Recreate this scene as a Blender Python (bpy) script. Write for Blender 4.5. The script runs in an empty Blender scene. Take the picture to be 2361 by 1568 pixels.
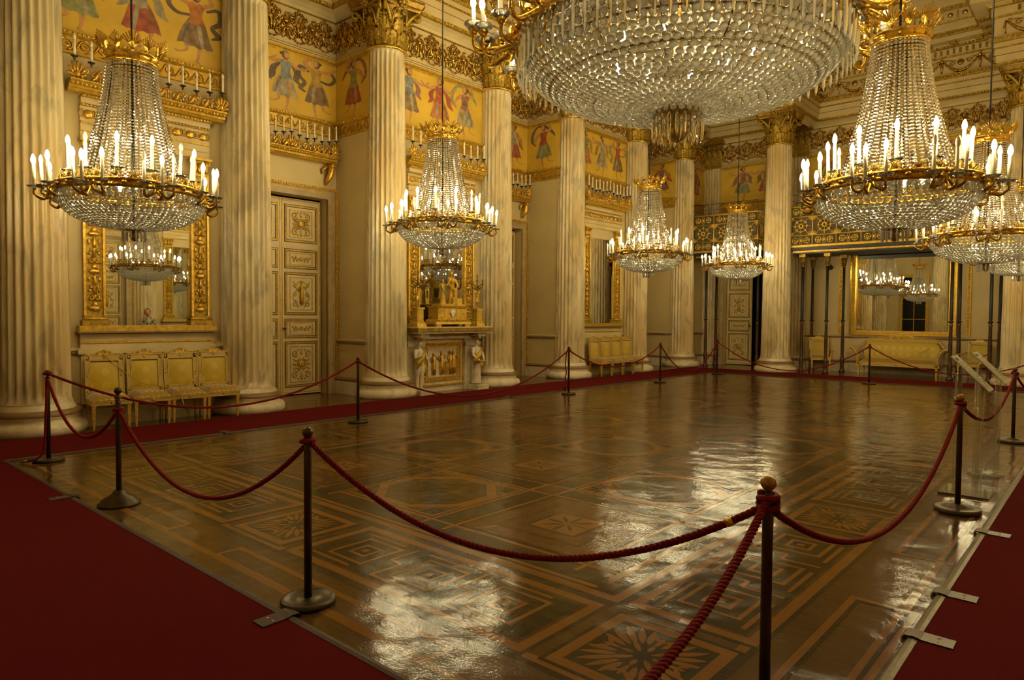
import bpy, math, random
import numpy as np
from mathutils import Matrix, Vector
random.seed(7)
PI = math.pi
sc = bpy.context.scene
COL = sc.collection
sin, cos = math.sin, math.cos

# ------------------------------------------------------------------ materials
MATS = {}
def _new(name):
    m = bpy.data.materials.new(name); m.use_nodes = True
    nt = m.node_tree
    for n in list(nt.nodes): nt.nodes.remove(n)
    out = nt.nodes.new('ShaderNodeOutputMaterial')
    return m, nt, out
def N(nt, t, **k):
    n = nt.nodes.new(t)
    for a, b in k.items():
        if a in n.inputs.keys(): n.inputs[a].default_value = b
        else: setattr(n, a, b)
    return n
def rgba(c): return (c[0], c[1], c[2], 1.0)
def mat(name, col, rough=.5, metal=0., var=.12, scale=6., stretch=(1,1,1), bump=0., bscale=40., coat=0., col2=None, spec=.5, trans=0.):
    m, nt, out = _new(name)
    b = N(nt, 'ShaderNodeBsdfPrincipled')
    b.inputs['Roughness'].default_value = rough
    b.inputs['Metallic'].default_value = metal
    b.inputs['Specular IOR Level'].default_value = spec
    b.inputs['Coat Weight'].default_value = coat
    b.inputs['Coat Roughness'].default_value = .1
    b.inputs['Transmission Weight'].default_value = trans
    tc = N(nt, 'ShaderNodeTexCoord'); mp = N(nt, 'ShaderNodeMapping')
    mp.inputs['Scale'].default_value = stretch
    nt.links.new(tc.outputs['Object'], mp.inputs['Vector'])
    nz = N(nt, 'ShaderNodeTexNoise'); nz.inputs['Scale'].default_value = scale; nz.inputs['Detail'].default_value = 3
    nt.links.new(mp.outputs['Vector'], nz.inputs['Vector'])
    cr = N(nt, 'ShaderNodeValToRGB')
    c2 = col2 if col2 else tuple(max(0, x*(1-2*var)) for x in col)
    cr.color_ramp.elements[0].position = .32; cr.color_ramp.elements[1].position = .68
    cr.color_ramp.elements[0].color = rgba(c2)
    cr.color_ramp.elements[1].color = rgba(tuple(min(1, x*(1+var)) for x in col) if not col2 else col)
    nt.links.new(nz.outputs['Fac'], cr.inputs['Fac'])
    nt.links.new(cr.outputs['Color'], b.inputs['Base Color'])
    if bump:
        n2 = N(nt, 'ShaderNodeTexNoise'); n2.inputs['Scale'].default_value = bscale; n2.inputs['Detail'].default_value = 2
        nt.links.new(mp.outputs['Vector'], n2.inputs['Vector'])
        bp = N(nt, 'ShaderNodeBump'); bp.inputs['Strength'].default_value = bump; bp.inputs['Distance'].default_value = .02
        nt.links.new(n2.outputs['Fac'], bp.inputs['Height']); nt.links.new(bp.outputs['Normal'], b.inputs['Normal'])
    nt.links.new(b.outputs[0], out.inputs[0])
    MATS[name] = m
    return m
def emis(name, col, st):
    m, nt, out = _new(name)
    e = N(nt, 'ShaderNodeEmission'); e.inputs['Color'].default_value = rgba(col); e.inputs['Strength'].default_value = st
    nt.links.new(e.outputs[0], out.inputs[0]); MATS[name] = m; return m
def marble(name, base, vein, vein2, zs=.35, rough=.35):
    m, nt, out = _new(name)
    b = N(nt, 'ShaderNodeBsdfPrincipled'); b.inputs['Roughness'].default_value = rough
    tc = N(nt, 'ShaderNodeTexCoord'); oi = N(nt, 'ShaderNodeObjectInfo')
    mp = N(nt, 'ShaderNodeMapping'); mp.inputs['Scale'].default_value = (1, 1, zs)
    va = N(nt, 'ShaderNodeVectorMath', operation='ADD')
    vs = N(nt, 'ShaderNodeVectorMath', operation='SCALE'); vs.inputs['Scale'].default_value = 37.
    cx = N(nt, 'ShaderNodeCombineXYZ')
    for i in range(3): nt.links.new(oi.outputs['Random'], cx.inputs[i])
    nt.links.new(cx.outputs[0], vs.inputs[0]); nt.links.new(tc.outputs['Object'], va.inputs[0]); nt.links.new(vs.outputs[0], va.inputs[1])
    nt.links.new(va.outputs[0], mp.inputs['Vector'])
    n1 = N(nt, 'ShaderNodeTexNoise'); n1.inputs['Scale'].default_value = 3.2; n1.inputs['Detail'].default_value = 6; n1.inputs['Distortion'].default_value = 1.6
    n2 = N(nt, 'ShaderNodeTexNoise'); n2.inputs['Scale'].default_value = 1.1; n2.inputs['Detail'].default_value = 3
    for n in (n1, n2): nt.links.new(mp.outputs[0], n.inputs['Vector'])
    r1 = N(nt, 'ShaderNodeValToRGB'); r1.color_ramp.elements[0].position = .36; r1.color_ramp.elements[1].position = .52
    r1.color_ramp.elements[0].color = rgba(vein); r1.color_ramp.elements[1].color = rgba(base)
    r2 = N(nt, 'ShaderNodeValToRGB'); r2.color_ramp.elements[0].position = .38; r2.color_ramp.elements[1].position = .6
    r2.color_ramp.elements[0].color = rgba(vein2); r2.color_ramp.elements[1].color = (1, 1, 1, 1)
    nt.links.new(n1.outputs['Fac'], r1.inputs['Fac']); nt.links.new(n2.outputs['Fac'], r2.inputs['Fac'])
    mx = N(nt, 'ShaderNodeMix', data_type='RGBA', blend_type='MULTIPLY'); mx.inputs[0].default_value = 1
    nt.links.new(r1.outputs[0], mx.inputs[6]); nt.links.new(r2.outputs[0], mx.inputs[7])
    nt.links.new(mx.outputs[2], b.inputs['Base Color']); nt.links.new(b.outputs[0], out.inputs[0])
    MATS[name] = m; return m
def wood(name, col, ax, dark=.62):
    """varnished parquet wood, grain along axis ax (0 = x, 1 = y)"""
    m, nt, out = _new(name)
    b = N(nt, 'ShaderNodeBsdfPrincipled'); b.inputs['Roughness'].default_value = .15
    b.inputs['Specular IOR Level'].default_value = .3
    tc = N(nt, 'ShaderNodeTexCoord'); mp = N(nt, 'ShaderNodeMapping')
    mp.inputs['Scale'].default_value = (1.2, 14, 1) if ax == 0 else (14, 1.2, 1)
    nt.links.new(tc.outputs['Object'], mp.inputs['Vector'])
    n1 = N(nt, 'ShaderNodeTexNoise'); n1.inputs['Scale'].default_value = 5; n1.inputs['Detail'].default_value = 4
    nt.links.new(mp.outputs[0], n1.inputs['Vector'])
    n0 = N(nt, 'ShaderNodeTexNoise'); n0.inputs['Scale'].default_value = 1.3
    nt.links.new(tc.outputs['Object'], n0.inputs['Vector'])
    ad = N(nt, 'ShaderNodeMath', operation='ADD'); nt.links.new(n1.outputs['Fac'], ad.inputs[0]); nt.links.new(n0.outputs['Fac'], ad.inputs[1])
    cr = N(nt, 'ShaderNodeValToRGB'); cr.color_ramp.elements[0].position = .35; cr.color_ramp.elements[1].position = .65
    hf = N(nt, 'ShaderNodeMath', operation='MULTIPLY'); hf.inputs[1].default_value = .5; nt.links.new(ad.outputs[0], hf.inputs[0])
    cr.color_ramp.elements[0].color = rgba(tuple(x*dark for x in col)); cr.color_ramp.elements[1].color = rgba(col)
    nt.links.new(hf.outputs[0], cr.inputs['Fac']); nt.links.new(cr.outputs[0], b.inputs['Base Color'])
    # uneven, hand-waxed boards: fine grain and slow waves
    w = N(nt, 'ShaderNodeTexNoise'); w.inputs['Scale'].default_value = 2.6; w.inputs['Detail'].default_value = 2
    nt.links.new(tc.outputs['Object'], w.inputs['Vector'])
    g = N(nt, 'ShaderNodeTexNoise'); g.inputs['Scale'].default_value = 55; g.inputs['Detail'].default_value = 2
    nt.links.new(tc.outputs['Object'], g.inputs['Vector'])
    b1 = N(nt, 'ShaderNodeBump'); b1.inputs['Strength'].default_value = .5; b1.inputs['Distance'].default_value = .03
    b2 = N(nt, 'ShaderNodeBump'); b2.inputs['Strength'].default_value = .22; b2.inputs['Distance'].default_value = .004
    nt.links.new(w.outputs['Fac'], b1.inputs['Height']); nt.links.new(g.outputs['Fac'], b2.inputs['Height'])
    nt.links.new(b1.outputs['Normal'], b2.inputs['Normal']); nt.links.new(b2.outputs['Normal'], b.inputs['Normal'])
    nt.links.new(b.outputs[0], out.inputs[0]); MATS[name] = m; return m
def crystal(name, tint, clear, rough=.06, refract=False):
    """cut lead glass: partly refracting, partly the milky scatter of many facets"""
    m, nt, out = _new(name)
    tr = N(nt, 'ShaderNodeBsdfTransparent'); tr.inputs['Color'].default_value = rgba((.97, .95, .9))
    if refract:
        tr = N(nt, 'ShaderNodeBsdfGlass'); tr.inputs['IOR'].default_value = 1.5
    tl = N(nt, 'ShaderNodeBsdfTranslucent'); tl.inputs['Color'].default_value = rgba(tint)
    df = N(nt, 'ShaderNodeBsdfDiffuse'); df.inputs['Color'].default_value = rgba(tint)
    gl = N(nt, 'ShaderNodeBsdfGlossy'); gl.inputs['Roughness'].default_value = rough; gl.inputs['Color'].default_value = (1, .97, .9, 1)
    fr = N(nt, 'ShaderNodeFresnel'); fr.inputs['IOR'].default_value = 1.9
    m1 = N(nt, 'ShaderNodeMixShader'); m1.inputs[0].default_value = .5
    nt.links.new(tl.outputs[0], m1.inputs[1]); nt.links.new(df.outputs[0], m1.inputs[2])
    m2 = N(nt, 'ShaderNodeMixShader'); m2.inputs[0].default_value = clear
    nt.links.new(m1.outputs[0], m2.inputs[1]); nt.links.new(tr.outputs[0], m2.inputs[2])
    m3 = N(nt, 'ShaderNodeMixShader'); nt.links.new(fr.outputs[0], m3.inputs[0])
    nt.links.new(m2.outputs[0], m3.inputs[1]); nt.links.new(gl.outputs[0], m3.inputs[2])
    nt.links.new(m3.outputs[0], out.inputs[0]); MATS[name] = m; return m
def glass(name, rough=.0, ior=1.5, col=(1, 1, 1)):
    m, nt, out = _new(name)
    b = N(nt, 'ShaderNodeBsdfGlass'); b.inputs['Roughness'].default_value = rough; b.inputs['IOR'].default_value = ior; b.inputs['Color'].default_value = rgba(col)
    nt.links.new(b.outputs[0], out.inputs[0]); MATS[name] = m; return m
def clear(name):
    m, nt, out = _new(name)
    tr = N(nt, 'ShaderNodeBsdfTransparent'); tr.inputs['Color'].default_value = (.96, .965, .94, 1)
    gl = N(nt, 'ShaderNodeBsdfGlossy'); gl.inputs['Roughness'].default_value = .03
    fr = N(nt, 'ShaderNodeLayerWeight'); fr.inputs['Blend'].default_value = .30
    ml = N(nt, 'ShaderNodeMath', operation='MULTIPLY_ADD'); ml.inputs[1].default_value = .7; ml.inputs[2].default_value = .07
    df = N(nt, 'ShaderNodeBsdfDiffuse'); df.inputs['Color'].default_value = (.85, .86, .74, 1)
    m0 = N(nt, 'ShaderNodeMixShader'); m0.inputs[0].default_value = .35; nt.links.new(gl.outputs[0], m0.inputs[1]); nt.links.new(df.outputs[0], m0.inputs[2])
    mx = N(nt, 'ShaderNodeMixShader'); nt.links.new(fr.outputs['Facing'], ml.inputs[0]); nt.links.new(ml.outputs[0], mx.inputs[0]); nt.links.new(tr.outputs[0], mx.inputs[1]); nt.links.new(m0.outputs[0], mx.inputs[2])
    nt.links.new(mx.outputs[0], out.inputs[0]); MATS[name] = m; return m
def mirror_mat(name):
    m, nt, out = _new(name)
    b = N(nt, 'ShaderNodeBsdfGlossy'); b.inputs['Roughness'].default_value = .004; b.inputs['Color'].default_value = (.8, .82, .76, 1)
    nt.links.new(b.outputs[0], out.inputs[0]); MATS[name] = m; return m
def damask(name, c1, c2, scale):
    m, nt, out = _new(name)
    b = N(nt, 'ShaderNodeBsdfPrincipled'); b.inputs['Roughness'].default_value = .45; b.inputs['Sheen Weight'].default_value = .4
    tc = N(nt, 'ShaderNodeTexCoord')
    v = N(nt, 'ShaderNodeTexVoronoi'); v.inputs['Scale'].default_value = scale; v.inputs['Randomness'].default_value = .05
    nt.links.new(tc.outputs['Object'], v.inputs['Vector'])
    cr = N(nt, 'ShaderNodeValToRGB'); cr.color_ramp.elements[0].position = .26; cr.color_ramp.elements[1].position = .32
    cr.color_ramp.elements[0].color = rgba(c2); cr.color_ramp.elements[1].color = rgba(c1)
    nt.links.new(v.outputs['Distance'], cr.inputs['Fac']); nt.links.new(cr.outputs[0], b.inputs['Base Color'])
    nt.links.new(b.outputs[0], out.inputs[0]); MATS[name] = m; return m

mat('wall_cream', (.60, .445, .19), .55, var=.05, scale=1.3)
mat('trim_cream', (.62, .47, .215), .5, var=.06, scale=2.)
mat('ceiling_cream', (.60, .46, .26), .6, var=.06, scale=2.)
marble('marble', (.68, .545, .30), (.46, .38, .22), (.84, .74, .56))
marble('marble_white', (.78, .66, .44), (.62, .52, .36), (.86, .80, .68), 1.)
mat('base_brown', (.26, .15, .05), .4)
mat('gold', (.78, .47, .065), .3, .8, var=.16, scale=22., bump=.25, bscale=70)
mat('gold_old', (.44, .27, .025), .4, .5, var=.25, scale=20., bump=.3, bscale=60)
mat('gold_dark', (.34, .20, .03), .38, .7, var=.22, scale=20., bump=.3, bscale=60)
mat('gold_satin', (.60, .36, .035), .42, .5, var=.14, scale=14., bump=.3, bscale=50)
mat('gold_ring', (.50, .28, .03), .3, .9, var=.25, scale=30., bump=.4, bscale=40)
mat('gold_relief', (.62, .36, .05), .22, .95, var=.3, scale=30., bump=.5, bscale=45)
mat('gold_bright', (.92, .58, .09), .22, .9, var=.1, scale=22.)
mat('frieze_yellow', (.66, .405, .035), .6, var=.07, scale=2.2)
mat('carpet_red', (.125, .004, .003), .95, var=.14, scale=140., bump=.3, bscale=300, spec=.1)
mat('rope_red', (.22, .006, .007), .75, var=.2, scale=60., spec=.2)
mat('bronze', (.10, .065, .035), .35, .6, var=.15)
mat('bronze_light', (.072, .052, .026), .35, .7, var=.15)
mat('black_iron', (.018, .018, .016), .45, .3)
mat('brown_wood', (.075, .032, .012), .35, var=.25, scale=8)
mat('dark_green', (.013, .011, .008), .5)
mat('door_cream', (.64, .50, .26), .45, var=.05, scale=3)
mat('jamb', (.42, .30, .14), .5, var=.1)
mat('dark_line', (.10, .06, .02), .5)
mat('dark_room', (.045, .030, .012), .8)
mat('candle', (.86, .74, .52), .45, var=.02)
mat('bulb_off', (.82, .72, .52), .25, var=.02)
mat('chair_gilt', (.66, .41, .06), .38, .35, var=.15, scale=25)
mat('chair_cream', (.50, .36, .11), .5, var=.06)
damask('silk_back', (.52, .34, .012), (.60, .41, .03), 5)
damask('silk_seat', (.34, .19, .018), (.60, .40, .07), 14)
mat('cord_yellow', (.62, .36, .04), .6)
mat('edge_metal', (.22, .18, .11), .35, .75, var=.1, scale=30)
mat('edge_wood', (.065, .032, .013), .6, 0, var=.1, scale=30)
mat('clip_metal', (.16, .135, .095), .38, .7, var=.05)
mat('paper', (.74, .70, .58), .6, var=.02)
mat('ink', (.10, .10, .10), .6)
mat('acrylic_edge', (.62, .64, .52), .1, trans=.5)
clear('acrylic')
mirror_mat('mirror_glass')
crystal('crystal', (.96, .92, .78), .15)
crystal('bead_glass', (.97, .93, .80), .04)
crystal('crystal_big', (.86, .81, .66), .45, .05, True)
glass('crystal_clear', .0, 1.6, (1, .99, .96))
crystal('pan_glass', (.80, .76, .66), .68)
mat('skin', (.50, .24, .12), .6); mat('hair', (.10, .05, .02), .6)
for nm, c in dict(blue=(.20, .22, .20), brown=(.24, .14, .055), orange=(.47, .16, .03), red=(.38, .085, .035), green=(.28, .27, .09), mauve=(.30, .13, .09), grey=(.36, .29, .17), ochre=(.42, .25, .04), dark=(.14, .095, .05)).items():
    mat('paint_'+nm, c, .6, var=.2, scale=9)
mat('paint_skin', (.52, .25, .09), .6, var=.12, scale=9); mat('paint_hair', (.13, .065, .025), .6)
mat('night_glass', (.012, .012, .014), .06, bump=.3, bscale=8)
mat('backing', (.10, .075, .028), .8)
mat('gold_rail', (.85, .54, .08), .4, .45, var=.1, scale=14.)
mat('enamel', (.85, .84, .78), .3)
wood('oak_mid', (.118, .060, .014), 0); wood('oak_mid_y', (.118, .060, .014), 1)
wood('oak_light', (.26, .114, .021), 0, .75); wood('oak_light_y', (.26, .114, .021), 1, .75)
wood('oak_dark', (.050, .034, .011), 0); wood('oak_brown', (.155, .068, .014), 1)
emis('bulb_lit', (1., .83, .45), 225.)
mat('printed_cloth', (.60, .48, .25), .7, col2=(.03, .03, .05), scale=14)
mat('steel', (.45, .43, .38), .3, .8)

# ------------------------------------------------------------------ mesh builder
class MB:
    def __init__(s): s.v = []; s.f = []; s.m = []; s.sm = []; s.xf = None; s.mi = 0; s.smooth = False
    def at(s, M): s.xf = M; return s
    def add(s, vs, fs, mi=None, smooth=None):
        b = len(s.v)
        if s.xf is not None: vs = [tuple(s.xf @ Vector(p)) for p in vs]
        s.v.extend(vs); s.f.extend([tuple(b+i for i in q) for q in fs])
        s.m.extend([s.mi if mi is None else mi]*len(fs)); s.sm.extend([s.smooth if smooth is None else smooth]*len(fs))
        return s
    def box(s, x0, x1, y0, y1, z0, z1, mi=None):
        vs = [(x, y, z) for z in (z0, z1) for y in (y0, y1) for x in (x0, x1)]
        return s.add(vs, [(0, 2, 3, 1), (4, 5, 7, 6), (0, 1, 5, 4), (2, 6, 7, 3), (0, 4, 6, 2), (1, 3, 7, 5)], mi, False)
    def frust(s, c, w0, w1, z0, z1, mi=None):
        """box whose half sizes go from w0=(a,b) at z0 to w1 at z1"""
        vs = [(c[0]+sx*w[0], c[1]+sy*w[1], z) for w, z in ((w0, z0), (w1, z1)) for sy in (-1, 1) for sx in (-1, 1)]
        return s.add(vs, [(0, 2, 3, 1), (4, 5, 7, 6), (0, 1, 5, 4), (2, 6, 7, 3), (0, 4, 6, 2), (1, 3, 7, 5)], mi, False)
    def tube(s, pts, r, n=6, mi=None, cap=True, smooth=True):
        pts = [Vector(p) for p in pts]; L = len(pts)
        rs = r if isinstance(r, (list, tuple)) else [r]*L
        vs = []; up = None
        for i, p in enumerate(pts):
            t = (pts[min(i+1, L-1)]-pts[max(i-1, 0)])
            if t.length < 1e-9: t = Vector((0, 0, 1))
            t.normalize()
            if up is None: up = Vector((0, 0, 1)) if abs(t.z) < .9 else Vector((1, 0, 0))
            a = up-t*up.dot(t)
            if a.length < 1e-6: a = t.orthogonal()
            a.normalize(); up = a; b = t.cross(a)
            for k in range(n):
                w = 2*PI*k/n; q = p+(a*cos(w)+b*sin(w))*rs[i]; vs.append((q.x, q.y, q.z))
        fs = [(i*n+k, i*n+(k+1) % n, (i+1)*n+(k+1) % n, (i+1)*n+k) for i in range(L-1) for k in range(n)]
        if cap: fs += [tuple(range(n-1, -1, -1)), tuple((L-1)*n+k for k in range(n))]
        return s.add(vs, fs, mi, smooth)
    def lathe(s, prof, n=16, c=(0, 0, 0), mi=None, smooth=True, a0=0, a1=2*PI, cap=True):
        full = abs(a1-a0-2*PI) < 1e-6; k = n if full else n+1; vs = []
        for r, z in prof:
            for i in range(k):
                w = a0+(a1-a0)*i/n; vs.append((c[0]+r*cos(w), c[1]+r*sin(w), c[2]+z))
        fs = []
        for j in range(len(prof)-1):
            for i in range(n):
                i2 = (i+1) % k
                fs.append((j*k+i, j*k+i2, (j+1)*k+i2, (j+1)*k+i))
        if cap and full: fs += [tuple(range(k-1, -1, -1)), tuple((len(prof)-1)*k+i for i in range(k))]
        return s.add(vs, fs, mi, smooth)
    def ball(s, c, r, n=8, m=5, mi=None, smooth=True):
        if not isinstance(r, (tuple, list)): r = (r, r, r)
        vs = [(c[0], c[1], c[2]-r[2])]
        for j in range(1, m):
            t = -PI/2+PI*j/m
            for i in range(n): vs.append((c[0]+r[0]*cos(t)*cos(2*PI*i/n), c[1]+r[1]*cos(t)*sin(2*PI*i/n), c[2]+r[2]*sin(t)))
        vs.append((c[0], c[1], c[2]+r[2])); e = len(vs)-1
        fs = [(0, 1+(i+1) % n, 1+i) for i in range(n)]
        for j in range(m-2):
            for i in range(n):
                a = 1+j*n; fs.append((a+i, a+(i+1) % n, a+n+(i+1) % n, a+n+i))
        a = 1+(m-2)*n; fs += [(a+i, a+(i+1) % n, e) for i in range(n)]
        return s.add(vs, fs, mi, smooth)
    def poly(s, pts2, c=0., mi=None, th=0.):
        """flat polygon in the local (a,b) plane at height c, optional thickness th"""
        n = len(pts2)
        if th == 0: return s.add([(a, b, c) for a, b in pts2], [tuple(range(n))], mi, False)
        vs = [(a, b, c) for a, b in pts2]+[(a, b, c+th) for a, b in pts2]
        fs = [tuple(range(n-1, -1, -1)), tuple(range(n, 2*n))]+[(i, (i+1) % n, n+(i+1) % n, n+i) for i in range(n)]
        return s.add(vs, fs, mi, False)
    def sweep(s, path, prof, mi=None, closed=False, smooth=False):
        """profile [(offset to the right of the path, z)] swept along a 2-D path with mitred corners"""
        P = [Vector((p[0], p[1])) for p in path]; L = len(P); k = len(prof); vs = []
        for i in range(L):
            d0 = (P[i]-P[i-1]).normalized() if i > 0 or closed else None
            d1 = (P[(i+1) % L]-P[i]).normalized() if i < L-1 or closed else None
            if d0 is None: d0 = d1
            if d1 is None: d1 = d0
            n0 = Vector((d0.y, -d0.x)); n1 = Vector((d1.y, -d1.x)); nn = (n0+n1)
            nn = nn/(1+n0.dot(n1)) if (1+n0.dot(n1)) > .05 else n0
            for o, z in prof: q = P[i]+nn*o; vs.append((q.x, q.y, z))
        fs = []
        for i in range(L if closed else L-1):
            j = (i+1) % L
            for a in range(k-1): fs.append((i*k+a, j*k+a, j*k+a+1, i*k+a+1))
        return s.add(vs, fs, mi, smooth)
    def many(s, tv, tf, Ms, mi=None, smooth=False):
        """template (numpy verts, faces) placed at many 4x4 numpy matrices"""
        tv = np.asarray(tv, float); Ms = np.asarray(Ms, float); n = len(tv)
        h = np.c_[tv, np.ones(n)]
        w = np.einsum('kij,nj->kni', Ms, h)[:, :, :3].reshape(-1, 3)
        if s.xf is not None:
            X = np.array(s.xf); w = w @ X[:3, :3].T+X[:3, 3]
        b = len(s.v); s.v.extend(map(tuple, w.tolist()))
        for k in range(len(Ms)):
            o = b+k*n; s.f.extend([tuple(o+i for i in q) for q in tf])
        s.m.extend([s.mi if mi is None else mi]*(len(tf)*len(Ms))); s.sm.extend([smooth]*(len(tf)*len(Ms)))
        return s
    def mesh(s, name, mats):
        me = bpy.data.meshes.new(name); me.from_pydata(s.v, [], s.f)
        for m in (mats if isinstance(mats, (list, tuple)) else [mats]): me.materials.append(MATS[m])
        me.polygons.foreach_set('material_index', s.m); me.polygons.foreach_set('use_smooth', s.sm)
        me.update(); return me
    def obj(s, name, mats, parent=None, loc=(0, 0, 0), rz=0.):
        return link(name, s.mesh(name, mats), parent, loc, rz)
def link(name, me, parent=None, loc=(0, 0, 0), rz=0., rot=None):
    o = bpy.data.objects.new(name, me); COL.objects.link(o); o.location = loc
    o.rotation_euler = rot if rot else (0, 0, rz)
    if parent is not None: o.parent = parent
    return o
def thing(name, label, cat, loc=(0, 0, 0), rz=0., group=None):
    o = bpy.data.objects.new(name, None); COL.objects.link(o); o.empty_display_size = .1
    o.location = loc; o.rotation_euler = (0, 0, rz); return tag(o, label, cat, group)
def tag(o, label, cat, group=None):
    o['label'] = label; o['category'] = cat
    if group: o['group'] = group
    return o
def struct(o): o['kind'] = 'structure'; return o
def stuff(o): o['kind'] = 'stuff'; return o
def copy_tree(o, parent=None):
    c = o.copy(); COL.objects.link(c); c.parent = parent
    for ch in o.children: copy_tree(ch, c)
    return c
def dup(o, loc, rz, label):
    c = copy_tree(o); c.location = loc; c.rotation_euler = (0, 0, rz); c['label'] = label; return c
def frame(o, u, v):
    """matrix taking local (a,b,c) to o + a*u + b*v + c*(u x v)"""
    u = Vector(u).normalized(); v = Vector(v).normalized(); n = u.cross(v)
    return Matrix(((u.x, v.x, n.x, o[0]), (u.y, v.y, n.y, o[1]), (u.z, v.z, n.z, o[2]), (0, 0, 0, 1)))
def wallframe(x, y, z, facing):
    """a runs along the wall, b up, c out of the wall; facing: '+x','-y','-x'"""
    u = {'+x': (0, 1, 0), '-y': (1, 0, 0), '-x': (0, -1, 0)}[facing]
    # u x (0,0,1): (0,1,0)x(0,0,1)=(1,0,0) ; (1,0,0)x(0,0,1)=(0,-1,0) ; (0,-1,0)x(0,0,1)=(-1,0,0)
    return frame((x, y, z), u, (0, 0, 1))
def spiral(cx, cy, r0, r1, a0, a1, n=10, c=0.):
    return [(cx+(r0+(r1-r0)*i/n)*cos(a0+(a1-a0)*i/n), cy+(r0+(r1-r0)*i/n)*sin(a0+(a1-a0)*i/n), c) for i in range(n+1)]
def curve(pts, n=8):
    """Catmull-Rom through points (any dimension)"""
    P = [Vector(p) for p in pts]; P = [P[0]*2-P[1]]+P+[P[-1]*2-P[-2]]; out = []
    for i in range(1, len(P)-2):
        for k in range(n):
            t = k/n; a, b, c, d = P[i-1:i+3]
            out.append(.5*((2*b)+(c-a)*t+(2*a-5*b+4*c-d)*t*t+(-a+3*b-3*c+d)*t*t*t))
    out.append(P[-2]); return out

# ------------------------------------------------------------------ camera
cam = bpy.data.objects.new('camera', bpy.data.cameras.new('camera')); COL.objects.link(cam)
cam.data.sensor_width = 36.; cam.data.lens = 36.*1590/2361; cam.data.clip_start = .02; cam.data.clip_end = 200
YAW, PIT, ROL = math.radians(41.46), math.radians(2.01), math.radians(-.43)
cam.matrix_world = Matrix.Translation((0, 0, 1.65)) @ Matrix.Rotation(YAW, 4, 'Z') @ Matrix.Rotation(PI/2-PIT, 4, 'X') @ Matrix.Rotation(-ROL, 4, 'Z')
sc.camera = cam

# ------------------------------------------------------------------ room plan
CY = [2.74, 5.80, 8.77, 11.99, 14.94, 18.20, 21.22]      # left columns
CX = -11.15
FAR = 23.05
XW, XR = -11.25, -12.40                                  # projecting bays, recessed door bays
HC = 10.9
E_ = .33
left_path = [(XR, -2.2), (XR, CY[0]-E_), (XW, CY[0]-E_), (XW, CY[1]+E_), (XR, CY[1]+E_), (XR, CY[2]-E_), (XW, CY[2]-E_), (XW, CY[3]+E_),
             (XR, CY[3]+E_), (XR, CY[4]-E_), (XW, CY[4]-E_), (XW, CY[5]+E_), (XR, CY[5]+E_), (XR, CY[6]-E_), (XW, CY[6]-E_), (XW, FAR)]
X8, X9, XEND = -7.95, -1.86, 1.31
far_path = [(XW, FAR), (XEND, FAR)]
def spur(x): return [(x-E_, FAR), (x-E_, CY[6]-.36), (x+E_, CY[6]-.36), (x+E_, FAR)]
ent_path = left_path + spur(X8) + spur(X9) + [(XEND, FAR), (XEND, -2.2)]
band_path = left_path + [(XEND, FAR)]

# ------------------------------------------------------------------ walls
DOORS_L = [(CY[1]+CY[2])/2, (CY[3]+CY[4])/2, (CY[5]+CY[6])/2]
DX = -9.55
OW, OH = .93, 4.02
def wall_mesh(path, holes):
    mb = MB()
    def quad(p, q, z0, z1): mb.add([(p[0], p[1], z0), (q[0], q[1], z0), (q[0], q[1], z1), (p[0], p[1], z1)], [(0, 1, 2, 3)])
    for p, q in zip(path[:-1], path[1:]):
        hit = None
        for h in holes:
            c, ax = h
            if ax == 'y' and abs(p[0]-q[0]) < 1e-6 and p[0] < -12 and min(p[1], q[1]) < c < max(p[1], q[1]): hit = h
            if ax == 'x' and abs(p[1]-q[1]) < 1e-6 and abs(p[1]-FAR) < 1e-6 and min(p[0], q[0]) < c < max(p[0], q[0]): hit = h
        if not hit: quad(p, q, 0, HC); continue
        c, ax = hit
        if ax == 'y':
            a, b = (p[0], c-OW), (p[0], c+OW); d = (-.25, 0)
        else:
            a, b = (c-OW, p[1]), (c+OW, p[1]); d = (0, .25)
        quad(p, a, 0, HC); quad(b, q, 0, HC); quad(a, b, OH, HC)
        a2, b2 = (a[0]+d[0], a[1]+d[1]), (b[0]+d[0], b[1]+d[1])
        quad(a, a2, 0, OH); quad(b2, b, 0, OH)
        mb.add([(a[0], a[1], OH), (b[0], b[1], OH), (b2[0], b2[1], OH), (a2[0], a2[1], OH)], [(0, 1, 2, 3)])
    return mb
struct(wall_mesh(left_path, [(c, 'y') for c in DOORS_L]).obj('wall_left', 'wall_cream'))
struct(wall_mesh(far_path, [(DX, 'x')]).obj('wall_far', 'wall_cream'))
struct(MB().add([(XEND, FAR, 0), (XEND, -2.2, 0), (XEND, -2.2, HC), (XEND, FAR, HC)], [(0, 1, 2, 3)]).obj('wall_right', 'wall_cream'))
_d = bpy.data.objects.new('window_1', None); COL.objects.link(_d); struct(_d); _d.location = (-9.6, -2.19, 0)
MB().box(-.62, .62, 0, .02, .4, 4.2).obj('pane', 'night_glass', _d)
_m = MB(); _m.box(-.80, -.62, 0, .08, 0, 4.4); _m.box(.62, .80, 0, .08, 0, 4.4); _m.box(-.62, .62, 0, .08, 4.2, 4.4); _m.box(-.62, .62, 0, .05, 0, .4); _m.box(-.02, .02, .02, .05, .4, 4.2); _m.box(-.62, .62, .02, .05, 1.6, 1.65); _m.box(-.62, .62, .02, .05, 2.9, 2.95); _m.obj('window_frame', 'gold_satin', _d)
struct(MB().add([(XEND, -2.2, 0), (XR, -2.2, 0), (XR, -2.2, HC), (XEND, -2.2, HC)], [(0, 1, 2, 3)]).obj('wall_near', 'wall_cream'))
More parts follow.
